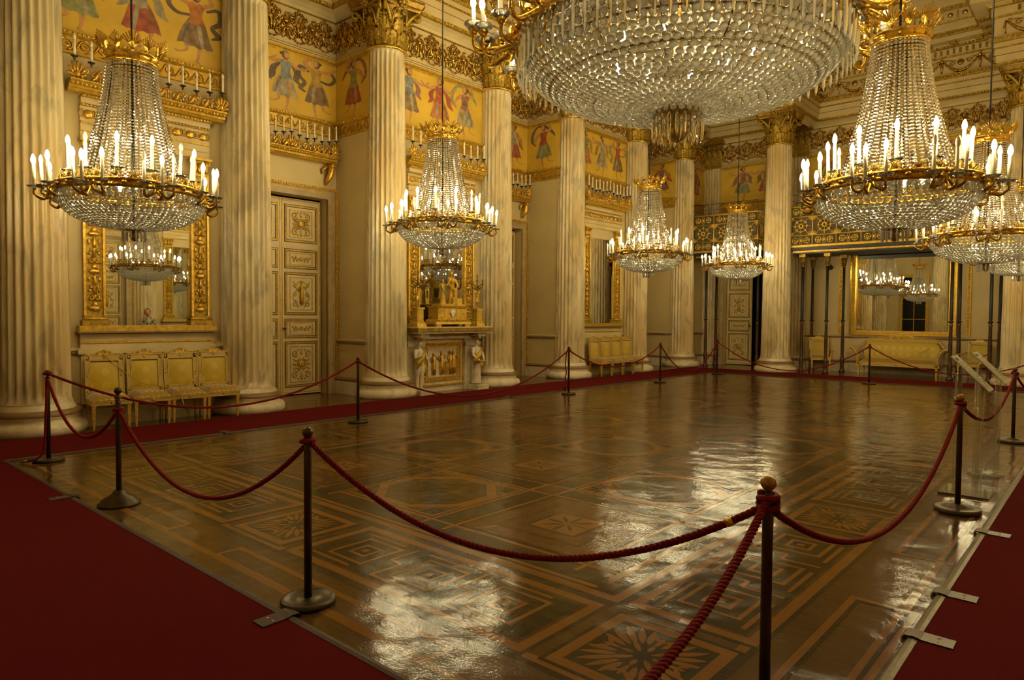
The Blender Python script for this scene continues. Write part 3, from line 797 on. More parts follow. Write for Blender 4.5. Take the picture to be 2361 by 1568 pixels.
column(X8, CY[6], 'tall fluted column between the dark doorway and the gilded balcony')
column(X9, CY[6], 'fluted column cut off by the right edge behind the chandeliers')
for x, l in ((CX, 'left of dark window'), (X8, 'right of dark window'), (X9, 'farther right')): column(x, -.46, 'reflected fluted column in the wide mirror, '+l)
for y, l in zip((5.80, 8.77, 11.99, 14.94), ('opposite the near chairs', 'opposite column left of the fireplace', 'opposite column right of the fireplace', 'opposite the farther chairs')):
    column(XEND-.1, y, 'reflected fluted column of the right wall, '+l)
# flat pilasters on the far wall
def pilaster_mesh():
    mb = MB(); w = .30; n = 6; pts = []
    for i in range(n):
        a = -w+2*w*i/n
        pts += [(a+.01, .10), (a+.022, .075), (a+.05, .066), (a+.078, .075), (a+.09, .10)]
    pts = [(-w, 0), (-w, .10)]+pts+[(w, .10), (w, 0)]
    L = len(pts); vs = [(a, -c, z) for z in (.42, HN) for a, c in pts]
    mb.add(vs, [(i, i+1, L+i+1, L+i) for i in range(L-1)], 0)
    mb.box(-w-.06, w+.06, -.17, 0, 0, .26, 1); mb.box(-w-.04, w+.04, -.14, 0, .26, .34, 2); mb.box(-w-.02, w+.02, -.12, 0, .34, .42, 1)
    return mb.mesh('shaft', ['marble', 'marble_white', 'base_brown'])
def pil_cap_mesh():
    mb = MB(); z = HN
    mb.box(-.31, .31, -.12, 0, z-.02, z+.03, 1); mb.frust((0, -.05), (.29, .05), (.36, .10), z+.03, z+.82, 2)
    def pl(c, h, w, cu, z0):
        vs = []; fs = []
        for i in range(6):
            t = i/5; o = -.12-cu*t**3; zz = z0+h*min(t, .88); wd = w*(1-.5*max(0, t-.6)/.4)
            for j in range(3): vs.append((c+(j-1)*wd, o+(.015 if j != 1 else 0), zz))
        for i in range(5):
            for j in range(2): a = i*3+j; fs.append((a, a+1, a+4, a+3))
        mb.add(vs, fs, 0, True)
    for c in (-.2, 0, .2): pl(c, .36, .085, .10, z+.04)
    for c in (-.29, -.1, .1, .29): pl(c, .60, .08, .12, z+.05)
    for sg in (-1, 1):
        mb.tube([(sg*.30+p[0], -.18, z+.69+p[1]) for p in spiral(0, 0, .085, .015, 0, sg*PI*2.2, 14)], .028, 5)
        mb.tube([(sg*.10+p[0], -.16, z+.69+p[1]) for p in spiral(0, 0, .06, .012, 0, -sg*PI*2.2, 12)], .02, 5)
    mb.ball((0, -.2, z+.86), (.09, .05, .07), 8, 5)
    mb.box(-.42, .42, -.24, 0, z+.80, z+.975, 2)
    return mb.mesh('capital', ['gold_old', 'gold_old', 'gold_dark'])
PM, PCM = pilaster_mesh(), pil_cap_mesh()
for x, l in ((-10.94, 'flat fluted pilaster on the far wall left of the tall white door'), (-7.98, 'flat fluted pilaster on far wall behind the tall column left of the balcony'), (X9-.1, 'flat fluted pilaster on the far wall at the right edge')):
    t = thing('pilaster', l, 'pilaster', (x, FAR-.006, 0), 0, 'flat pilasters'); link('shaft', PM, t); link('capital', PCM, t)

# ------------------------------------------------------------------ painted friezes with dancing figures
PM_ = ['frieze_yellow', 'paint_skin', 'paint_hair', 'paint_blue', 'paint_brown', 'paint_orange', 'paint_red', 'paint_green', 'paint_mauve', 'paint_grey', 'paint_ochre', 'paint_dark', 'gold_satin']
PI_ = {n: i for i, n in enumerate(['bg', 'skin', 'hair', 'blue', 'brown', 'orange', 'red', 'green', 'mauve', 'grey', 'ochre', 'dark', 'gold'])}
class Fig:
    """a dancer painted as flat areas of colour; unit height, toe of the standing foot at (0,0)"""
    def __init__(s, mb, a, b, h, flip): s.mb = mb; s.a = a; s.b = b; s.h = h; s.fl = -1 if flip else 1; s.k = 0; Fig.n = (getattr(Fig, 'n', 0)+1) % 4; s.o = Fig.n*.00013
    def p(s, pts, col):
        s.k += 1; P = [(s.a+s.fl*x*s.h*1.42, s.b+y*s.h) for x, y in pts]
        ar = sum(P[i][0]*P[(i+1) % len(P)][1]-P[(i+1) % len(P)][0]*P[i][1] for i in range(len(P)))
        if ar < 0: P.reverse()
        s.mb.poly(P, .004+s.o+.0006*s.k, PI_[col])
    def el(s, x, y, rx, ry, col, n=12): s.p([(x+rx*cos(2*PI*i/n), y+ry*sin(2*PI*i/n)) for i in range(n)], col)
    def strip(s, pts, ws, col, m=5):
        C = curve([(x, y, 0) for x, y in pts], m); L = len(C); lf = []; rt = []
        for i, c in enumerate(C):
            t = C[min(i+1, L-1)]-C[max(i-1, 0)]; t.normalize(); u = i/(L-1)*(len(ws)-1); k = min(int(u), len(ws)-2); w = ws[k]+(ws[k+1]-ws[k])*(u-k)
            lf.append((c.x-t.y*w, c.y+t.x*w)); rt.append((c.x+t.y*w, c.y-t.x*w))
        for i in range(L-1):
            s.k += (i == 0); q = [lf[i], lf[i+1], rt[i+1], rt[i]]
            P = [(s.a+s.fl*x*s.h*1.42, s.b+y*s.h) for x, y in q]
            s.mb.poly(P, .004+s.o+.0006*s.k+.000006*i, PI_[col])
def dancer(mb, a, b, h, flip, skirt, top, scarf, pose, sash=None):
    f = Fig(mb, a, b, h, flip)
    if pose == 'arch':      # scarf arching overhead
        f.strip([(.16, .50), (.24, .62), (.22, .80), (.12, .93), (-.04, .90), (-.16, .78), (-.24, .66)], [.012, .03, .03, .022, .028, .03, .01], scarf)
    elif pose == 'swirl':
        f.strip([(.10, .72), (.22, .78), (.24, .62), (.16, .52), (.22, .42), (.15, .36)], [.012, .028, .03, .025, .035, .01], scarf)
        f.strip([(-.04, .62), (-.18, .60), (-.26, .70), (-.20, .80), (-.08, .76)], [.014, .024, .026, .02, .01], scarf)
    else:
        f.strip([(-.06, .74), (-.15, .64), (-.18, .50), (-.25, .42)], [.012, .04, .045, .008], scarf)
        f.strip([(.08, .74), (.15, .62), (.14, .52), (.20, .44)], [.012, .04, .04, .006], scarf)
    # legs
    f.strip([(-.05, .40), (-.10, .24), (-.09, .14), (-.17, .085), (-.21, .10)], [.034, .022, .014, .011, .009], 'skin')
    f.strip([(.02, .40), (.035, .22), (.02, .06), (.0, .0), (.035, -.012)], [.034, .022, .014, .011, .009], 'skin')
    # skirt with wavy hem
    f.p([(-.055, .60), (.06, .60), (.10, .48), (.13, .34), (.165, .21), (.11, .185), (.07, .21), (.03, .175), (-.02, .205), (-.07, .19), (-.13, .225), (-.185, .205), (-.16, .33), (-.12, .46)], skirt)
    f.p([(.0, .58), (.03, .58), (.06, .40), (.075, .22), (.045, .20), (.02, .36)], 'grey' if skirt != 'grey' else 'ochre')
    f.p([(-.05, .57), (-.03, .57), (-.09, .38), (-.125, .235), (-.15, .23), (-.11, .42)], 'dark' if skirt in ('brown', 'dark', 'mauve') else 'brown')
    # torso and peplum
    f.p([(-.075, .50), (-.06, .60), (-.055, .66), (-.085, .77), (-.045, .80), (.0, .785), (.045, .80), (.085, .765), (.06, .66), (.062, .60), (.10, .49), (.05, .515), (.0, .48), (-.04, .51)], top)
    f.p([(-.058, .605), (.06, .605), (.06, .628), (-.056, .628)], sash or 'dark')
    f.p([(-.035, .795), (.0, .765), (.035, .795), (.022, .84), (-.018, .84)], 'skin')
    # arms
    if pose == 'hold':
        f.strip([(-.075, .775), (-.16, .735), (-.25, .78), (-.31, .84)], [.028, .024, .018, .014], 'skin'); f.strip([(.075, .77), (.16, .72), (.25, .72), (.33, .80)], [.028, .024, .018, .014], 'skin')
    elif pose == 'arch':
        f.strip([(-.075, .775), (-.15, .84), (-.10, .93), (-.02, .955)], [.028, .024, .018, .014], 'skin'); f.strip([(.075, .77), (.15, .68), (.19, .59), (.16, .53)], [.028, .024, .018, .014], 'skin')
    elif pose == 'swirl':
        f.strip([(-.075, .775), (-.17, .79), (-.26, .86), (-.33, .92)], [.028, .024, .018, .014], 'skin'); f.strip([(.075, .77), (.155, .84), (.11, .93), (.06, .90)], [.028, .024, .018, .014], 'skin')
    else:
        f.strip([(-.075, .775), (-.14, .68), (-.17, .58), (-.22, .53)], [.028, .024, .018, .014], 'skin'); f.strip([(.075, .775), (.17, .81), (.24, .88), (.29, .93)], [.028, .024, .018, .014], 'skin')
    # head
    f.el(.0, .885, .050, .075, 'hair'); f.el(.012, .885, .036, .056, 'skin'); f.p([(-.03, .93), (.045, .93), (.03, .95), (-.02, .952)], 'green')
    f.el(-.05, .90, .026, .026, 'hair', 8)
FZ0, FZ1 = 5.63, 6.82
def frieze(label, x, y, facing, L, figs):
    """painted strip of length L starting at a=0 of the wall frame"""
    mb = MB(); mb.at(wallframe(x, y, FZ0, facing)); e = .008
    mb.poly([(e, 0), (L-e, 0), (L-e, FZ1-FZ0), (e, FZ1-FZ0)], .003, 0)
    mb.poly([(e, FZ1-FZ0-.05), (L-e, FZ1-FZ0-.05), (L-e, FZ1-FZ0), (e, FZ1-FZ0)], .0035, 12)
    for fg in figs: dancer(mb, fg[0], .055, 1.16, *fg[-6:])
    o = mb.obj('painted_frieze', PM_); tag(o, label, 'wall painting', 'painted friezes of dancers')
Hh = [(CY[i], CY[i+1]) for i in range(6)]
b0 = CY[0]-E_
Lb = CY[1]-CY[0]+2*E_
frieze('yellow painted frieze with red skirted dancer behind the nearest chandelier rod', XW, CY[0]-E_, '+x', Lb, [
    (.95, False, 'green', 'green', 'mauve', 'walk', None), (1.78, True, 'red', 'grey', 'grey', 'hold', 'red'), (2.62, False, 'brown', 'orange', 'dark', 'swirl', 'orange')])
Lr = CY[2]-CY[1]-2*E_
frieze('yellow painted frieze of blue and ochre dancers above the first door', XR, CY[1]+E_, '+x', Lr, [
    (.45, True, 'green', 'grey', 'blue', 'hold', None), (1.15, False, 'grey', 'blue', 'dark', 'hold', 'blue'), (1.84, True, 'brown', 'ochre', 'dark', 'swirl', 'ochre')])
frieze('narrow yellow frieze with one red and green dancer left of the fireplace column', XR, CY[2]-E_, '-y', XW-XR, [(.62, False, 'red', 'green', 'mauve', 'arch', 'green')])
frieze('yellow painted frieze with three dancers holding hands above the fireplace', XW, CY[2]-E_, '+x', CY[3]-CY[2]+2*E_, [
    (1.0, False, 'brown', 'blue', 'mauve', 'hold', 'grey'), (1.85, True, 'orange', 'red', 'red', 'hold', 'orange'), (2.62, True, 'grey', 'mauve', 'green', 'arch', None)])
frieze('yellow painted frieze with grey topped dancer above the second door', XR, CY[3]+E_, '+x', CY[4]-CY[3]-2*E_, [
    (.6, False, 'brown', 'ochre', 'dark', 'hold', None), (1.72, True, 'red', 'grey', 'mauve', 'walk', 'mauve')])
frieze('narrow yellow frieze with one dancer in red top and green skirt', XR, CY[4]-E_, '-y', XW-XR, [(.58, True, 'green', 'red', 'dark', 'arch', 'red')])
frieze('yellow painted frieze with white robed dancer above the farther row of chairs', XW, CY[4]-E_, '+x', CY[5]-CY[4]+2*E_, [
    (1.15, False, 'orange', 'green', 'ochre', 'hold', None), (1.95, False, 'grey', 'grey', 'ochre', 'hold', 'grey'), (2.75, True, 'brown', 'red', 'green', 'swirl', 'brown')])
frieze('yellow painted frieze above the third door of the left wall, mostly hidden', XR, CY[5]+E_, '+x', CY[6]-CY[5]-2*E_, [(1.1, False, 'mauve', 'brown', 'grey', 'hold', None)])
frieze('narrow yellow frieze with pink dancer raising a tambourine near the far corner', XR, CY[6]-E_, '-y', XW-XR, [(.62, True, 'mauve', 'mauve', 'red', 'walk', 'mauve')])
frieze('narrow yellow frieze with dark red dancer squeezed behind the corner column', XW, CY[6]-E_, '+x', FAR-CY[6]+E_, [(1.45, False, 'red', 'red', 'dark', 'walk', 'dark')])
frieze('far yellow frieze with green and red dancers above the left gallery', XW, FAR, '-y', X8-XW, [
    (1.40, False, 'green', 'mauve', 'mauve', 'hold', 'red'), (2.20, True, 'red', 'ochre', 'brown', 'hold', 'ochre'), (2.92, False, 'green', 'green', 'dark', 'hold', None)])
frieze('far yellow frieze behind the big balcony, glimpsed past the chandelier candles', X8, FAR, '-y', XEND-X8, [
    (.9, False, 'grey', 'mauve', 'dark', 'walk', None), (1.9, True, 'brown', 'dark', 'mauve', 'hold', None), (3.0, False, 'red', 'grey', 'dark', 'hold', None), (4.0, True, 'mauve', 'ochre', 'dark', 'arch', None)])

# ------------------------------------------------------------------ carved ornament helpers (local frame a, b, c)
def scrolls(mb, a, b, w, h, mi, t=.012):
    """rosette with four scrolls, filling w x h round (a, b)"""
    mb.ball((a, b, .006), (w*.16, w*.16, .022), 10, 5, mi)
    mb.tube([(p[0], p[1], .006) for p in spiral(a, b, w*.2, w*.2, 0, 2*PI, 14)], t*.7, 4, mi)
    for sx in (-1, 1):
        mb.ball((a+sx*w*.33, b, .006), (w*.10, w*.06, .016), 6, 4, mi)
        mb.ball((a, b+sx*h*.36, .006), (w*.07, h*.12, .016), 6, 4, mi)
        for sy in (-1, 1):
            cx, cy = a+sx*w*.30, b+sy*h*.32; r = min(w, h)*.17
            A0 = math.atan2(-sy, -sx)
            mb.tube([(p[0], p[1], .006) for p in spiral(cx, cy, r, r*.2, A0, A0+sx*sy*PI*2.4, 12)], t, 4, mi)
            mb.tube([(a+sx*w*.07, b+sy*h*.2, .006), (a+sx*w*.15, b+sy*h*.12, .008), (a+sx*w*.30, b+sy*h*.10, .008), (a+sx*w*.40, b+sy*h*.16, .004)], [t*.5, t*1.3, t*1.2, t*.5], 4, mi)
            mb.ball((a+sx*w*.16, b+sy*h*.42, .006), (w*.05, h*.04, .014), 5, 4, mi)
def strip_orn(mb, a, b, w, h, mi):
    mb.ball((a, b, .005), (h*.36, h*.36, .018), 8, 5, mi)
    for sx in (-1, 1):
        for k in range(4): mb.ball((a+sx*(h*.5+w*.085*k+.02), b+(h*.22 if k % 2 else -h*.22), .005), (w*.06, h*.26, .014), 5, 4, mi)
        mb.tube([(a+sx*h*.4, b, .006), (a+sx*w*.44, b, .006)], [.012, .008], 4, mi)
def figure_relief(mb, a, b, h, mi, c=.0, s=1.):
    """small standing draped figure in relief, feet at b"""
    mb.ball((a, b+h*.90, c+.012), (h*.06*s, h*.075, .025), 7, 5, mi)
    mb.tube([(a, b+h*.84, c+.01), (a, b+h*.74, c+.014), (a+.004, b+h*.55, c+.016), (a, b+h*.3, c+.018), (a+.006, b+.02*h, c+.014)], [h*.03*s, h*.085*s, h*.07*s, h*.105*s, h*.085*s], 7, mi)
    mb.tube([(a-h*.07*s, b+h*.76, c+.014), (a-h*.16*s, b+h*.64, c+.016), (a-h*.08*s, b+h*.54, c+.02)], [h*.035, h*.028, h*.02], 5, mi)
    mb.tube([(a+h*.07*s, b+h*.76, c+.014), (a+h*.17*s, b+h*.68, c+.016), (a+h*.2*s, b+h*.82, c+.016)], [h*.035, h*.028, h*.02], 5, mi)
def moulding(mb, a0, a1, b0, b1, c, w, th, mi):
    """rectangular moulding frame in the local plane"""
    for (p, q, r, s_) in ((a0, a1, b0, b0+w), (a0, a1, b1-w, b1), (a0, a0+w, b0+w, b1-w), (a1-w, a1, b0+w, b1-w)):
        mb.add([(x, y, z) for z in (c, c+th) for y in (r, s_) for x in (p, q)], [(0, 2, 3, 1), (4, 5, 7, 6), (0, 1, 5, 4), (2, 6, 7, 3), (0, 4, 6, 2), (1, 3, 7, 5)], mi, False)

# ------------------------------------------------------------------ doors
PANELS = [(.16, 1.10, 'scroll'), (1.16, 1.56, 'strip'), (1.63, 2.50, 'figure'), (2.57, 2.97, 'strip'), (3.10, 3.86, 'scroll')]
def leaf_mesh():
    mb = MB(); mb.add([(x, y, z) for z in (-.05, 0) for y in (.02, 3.98) for x in (.0, .90)], [(0, 2, 3, 1), (4, 5, 7, 6), (0, 1, 5, 4), (2, 6, 7, 3), (0, 4, 6, 2), (1, 3, 7, 5)], 0, False)
    moulding(mb, .015, .885, .05, 3.965, 0, .018, .008, 1)
    for b0, b1, k in PANELS:
        moulding(mb, .07, .83, b0, b1, 0, .016, .006, 2); moulding(mb, .085, .815, b0+.015, b1-.015, 0, .028, .016, 1); moulding(mb, .113, .787, b0+.043, b1-.043, 0, .014, .006, 2)
        n = int((b1-b0)/.03)
        for i in range(n): mb.ball((.099, b0+.03+(b1-b0-.06)*i/(n-1), .016), (.012, .010, .008), 5, 4, 3); mb.ball((.801, b0+.03+(b1-b0-.06)*i/(n-1), .016), (.012, .010, .008), 5, 4, 3)
        i0 = .10 if k != 'strip' else .075
        moulding(mb, .19, .71, b0+i0, b1-i0, 0, .016, .010, 3)
        cy, hh = (b0+b1)/2, (b1-b0)-2*i0
        if k == 'scroll': scrolls(mb, .45, cy, .47, hh*.95, 3, .016)
        elif k == 'strip': strip_orn(mb, .45, cy, .42, hh*.55, 3)
        else:
            figure_relief(mb, .45, cy-hh*.33, hh*.74, 3)
            for sx in (-1, 1):
                for sy, r in ((-.30, .075), (-.02, .05), (.25, .045)):
                    mb.tube([(p[0], p[1], .006) for p in spiral(.45+sx*.15, cy+sy*hh, r, .012, PI*.5, PI*.5+sx*PI*2.3, 12)], .011, 4, 3)
                mb.tube([(.45+sx*.06, cy-.42*hh, .006), (.45+sx*.2, cy-.12*hh, .006), (.45+sx*.1, cy+.12*hh, .006), (.45+sx*.19, cy+.38*hh, .006)], .010, 4, 3)
            mb.tube([(p[0], p[1], .006) for p in spiral(.45, cy+hh*.27, .085, .085, PI*.1, PI*.95, 8)], .012, 4, 3)
    return mb.mesh('door_leaf', ['door_cream', 'gold_satin', 'dark_line', 'gold_satin'])
LEAF = leaf_mesh()
def door_frame_mesh():
    mb = MB(); W0, W1 = OW, 1.155
    def arch(a, b, c0, c1, mi):
        for (p, q, r, s_) in ((-b, -a, 0, OH+b-OW), (a, b, 0, OH+b-OW), (-a, a, OH+a-OW, OH+b-OW)):
            mb.add([(x, y, z) for z in (c0, c1) for y in (r, s_) for x in (p, q)], [(0, 2, 3, 1), (4, 5, 7, 6), (0, 1, 5, 4), (2, 6, 7, 3), (0, 4, 6, 2), (1, 3, 7, 5)], mi, False)
    arch(W0, W0+.11, -.02, .05, 0); arch(W0+.11, W0+.125, 0, .055, 1); arch(W0+.125, W1-.055, 0, .045, 0); arch(W1-.055, W1, 0, .075, 1)
    n = 74; top = OH+W1-OW-.027
    for i in range(n):
        for sx in (-1, 1): mb.ball((sx*(W1-.027), .04+top*i/n, .08), (.024, .022, .016), 5, 4, 2)
    for i in range(40): mb.ball((-W1+.03+(2*W1-.06)*i/39, top, .08), (.022, .024, .016), 5, 4, 2)
    return mb.mesh('door_surround', ['jamb', 'gold_satin', 'gold'])
DFR = door_frame_mesh()
def door(name, M, open_right=False):
    d = bpy.data.objects.new(name, None); COL.objects.link(d); d.matrix_world = M; struct(d)
    o = link('door_surround', DFR, d)
    o = link('door_leaf', LEAF, d, (-.90, 0, -.20))
    if open_right:
        o = link('door_leaf', LEAF, d, (.90, 0, -.25)); o.rotation_euler = (0, PI*.56, 0); h = (.0, 0, 0)
    else: o = link('door_leaf', LEAF, d, (0, 0, -.20))
    kb = MB(); kb.lathe([(.0, 0), (.02, .0), (.02, .01), (.01, .015), (.01, .05), (.028, .055), (.03, .075), (.02, .09), (0, .092)], 10)
    kb.obj('door_handle', 'bronze', d, (-.045 if open_right else .045, 1.36, -.20))
    return d
for i, c in enumerate(DOORS_L): door('door_%d' % (i+1), wallframe(XR, c, 0, '+x'))
door('door_4', wallframe(DX, FAR, 0, '-y'), True)
door('door_5', wallframe(XEND-.26, 7.3, 0, '-x'))

# ------------------------------------------------------------------ gilded candle ledges
def cand(mb, h, r): mb.lathe([(r, 0), (r, h), (r*.6, h+.004)], 8)
LC = MB(); LC.lathe([(.018, 0), (.017, .21), (.010, .213)], 8); LCM = LC.mesh('candle', 'candle')
LB = MB(); LB.lathe([(.010, 0), (.022, .02), (.0235, .038), (.016, .07), (.003, .09)], 8); LBM = LB.mesh('bulb', 'bulb_off')
LP = MB(); LP.lathe([(.008, -.06), (.014, -.03), (.02, -.012), (.045, -.002), (.05, .006), (.02, .004), (.018, .014), (.0, .014)], 10); LPM = LP.mesh('drip_pan', 'bronze_light')
def ledge_mesh(L, kind):
    mb = MB()
    mb.at(Matrix(((1, 0, 0, 0), (0, 0, 1, 0), (0, -1, 0, 0), (0, 0, 0, 1))))   # (a,b,c): sweep helper works in x,y
    mb.at(None)
    pr = [(0, .0), (.10, .01), (.13, .045), (.15, .05), (.15, .085), (.20, .10), (.235, .135), (.24, .15), (0, .155)]
    mb2 = [(-L/2, 0), (L/2, 0)]
    # local axes: a along wall, b up, c out -> build with explicit coordinates
    def sweepc(prof, a0, a1, mi):
        vs = [(a, z, o) for a in (a0, a1) for o, z in prof]; k = len(prof)
        mb.add(vs, [(i, k+i, k+i+1, i+1) for i in range(k-1)]+[tuple(range(k)), tuple(range(2*k-1, k-1, -1))], mi)
    sweepc(pr, -L/2, L/2, 1)
    for i in range(int(L/.055)): mb.ball((-L/2+.03+.055*i, .10, .20), (.022, .025, .02), 5, 4, 0)
    n = int(L/.21)
    for i in range(n):
        a = -L/2+.10+(L-.2)*i/(n-1)
        r = .062 if i % 2 else .05
        mb.tube([(p[0], p[1], .17) for p in spiral(a, .245, r*1.35, .014, -PI/2, -PI/2+(1 if i % 2 else -1)*PI*2.4, 12)], .020, 5, 0)
        mb.tube([(a-.07, .16, .17), (a-.02, .20, .185), (a+.03, .29, .18), (a+.06, .33, .16)], [.014, .03, .026, .012], 5, 0)
        mb.tube([(p[0], p[1], .175) for p in spiral(a+.10, .30, .05, .010, PI, PI-(1 if i % 2 else -1)*PI*2.2, 10)], .014, 5, 0); mb.tube([(a+.10, .16, .17), (a+.085, .22, .185), (a+.10, .27, .18)], [.012, .022, .010], 5, 0); mb.ball((a+.05, .185, .18), (.022, .03, .02), 5, 4, 0)
    for a in (-L/2+.09, 0, L/2-.09):
        for q in range(7):
            w_ = PI*q/6; mb.tube([(a+.02*cos(w_), .19, .18), (a+.10*cos(w_), .22+.13*sin(w_), .20), (a+.12*cos(w_), .23+.17*sin(w_), .18)], [.012, .022, .012], 5, 0)
        mb.ball((a, .22, .20), (.04, .05, .03), 7, 5, 0)
    return mb
def candle_ledge(label, M, L, n, cherub=False, facing=''):
    t = thing('candle_ledge', label, 'candle shelf', group='gilded candle ledges'); t.matrix_world = M
    ledge_mesh(L, 0).obj('ledge', ['gold', 'gold_satin'], t)
    if cherub:
        for sx in (-1, 1):
            mb = MB(); a = sx*(L/2-.16)
            mb.tube([(a, -.02, .10), (a+sx*.03, -.12, .13), (a+sx*.01, -.24, .12), (a-sx*.03, -.34, .07), (a-sx*.05, -.44, .03)], [.05, .075, .07, .05, .015], 7)
            mb.ball((a+sx*.02, -.05, .17), (.05, .055, .05), 7, 5); mb.tube([(a+sx*.05, -.10, .13), (a+sx*.12, -.05, .12), (a+sx*.09, .01, .12)], [.028, .024, .018], 5)
            mb.tube([(a-sx*.05, -.06, .08), (a-sx*.12, -.12, .05), (a-sx*.13, -.22, .03)], [.03, .04, .01], 5)
            mb.obj('cherub_bracket', 'gold', t)
    for i in range(n):
        a = -L/2+.06+(L-.12)*i/(n-1); lift = .07 if i in (0, n-1, n//2) else .03*(i % 2)
        b = .40+lift
        R_ = Matrix.Rotation(-PI/2, 4, 'X')
        c = link('candle', LCM, t, (a, b, .19), rot=(-PI/2, 0, 0)); link('bulb', LBM, c, (0, 0, .21))
        link('drip_pan', LPM, t, (a, b-.014, .19), rot=(-PI/2, 0, 0))
# the candles stand along local b, so tilt is -90 deg about a
MIDS = [(CY[i]+CY[i+1])/2 for i in range(6)]
candle_ledge('gilded candle ledge over the near mirror, behind the nearest chandelier', wallframe(XW+.10, MIDS[0], 4.74, '+x'), 2.22, 11)
candle_ledge('gilded candle ledge on cherub brackets above the first white door', wallframe(XR+.02, MIDS[1], 4.74, '+x'), 2.16, 13, True)
candle_ledge('gilded candle ledge over the fireplace mirror', wallframe(XW+.10, MIDS[2]-.03, 4.74, '+x'), 2.22, 11)
candle_ledge('gilded candle ledge on cherub brackets above the second white door', wallframe(XR+.02, MIDS[3], 4.74, '+x'), 2.16, 13, True)
candle_ledge('gilded candle ledge over the mirror of the farther chairs', wallframe(XW+.10, MIDS[4], 4.74, '+x'), 2.22, 13)

# ------------------------------------------------------------------ wall mirrors with carved pilasters
def carved(mb, a, w, b0, b1, c, mi):
    b = b0+.12; k = 0
    while b < b1-.12:
        t = k % 4
        if t == 0: mb.ball((a, b-.02, c), (w*.42, .045, .03), 8, 5, mi); mb.ball((a, b+.04, c), (w*.2, .05, .03), 8, 5, mi); mb.add([(a-w*.42, b+.085, c), (a+w*.42, b+.085, c), (a+w*.42, b+.10, c+.02), (a-w*.42, b+.10, c+.02)], [(0, 1, 2, 3)], mi)
        elif t == 1:
            for sx in (-1, 1): mb.tube([(p[0], p[1], c) for p in spiral(a+sx*w*.22, b, w*.21, .01, PI/2, PI/2+sx*PI*2.3, 10)], .015, 4, mi)
            mb.ball((a, b+.03, c), (.018, .08, .02), 5, 4, mi)
        elif t == 2:
            for q in range(5): mb.ball((a+w*.30*cos(PI*q/4), b-.03+w*.32*sin(PI*q/4), c), (.022, .03, .018), 5, 4, mi)
            mb.tube([(a, b-.09, c), (a, b+.08, c)], [.03, .012], 5, mi)
        else:
            figure_relief(mb, a, b-.09, .18, mi, c-.01, 1.3)
            for sx in (-1, 1): mb.ball((a+sx*w*.33, b, c), (.02, .05, .016), 5, 4, mi)
        b += .135; k += 1
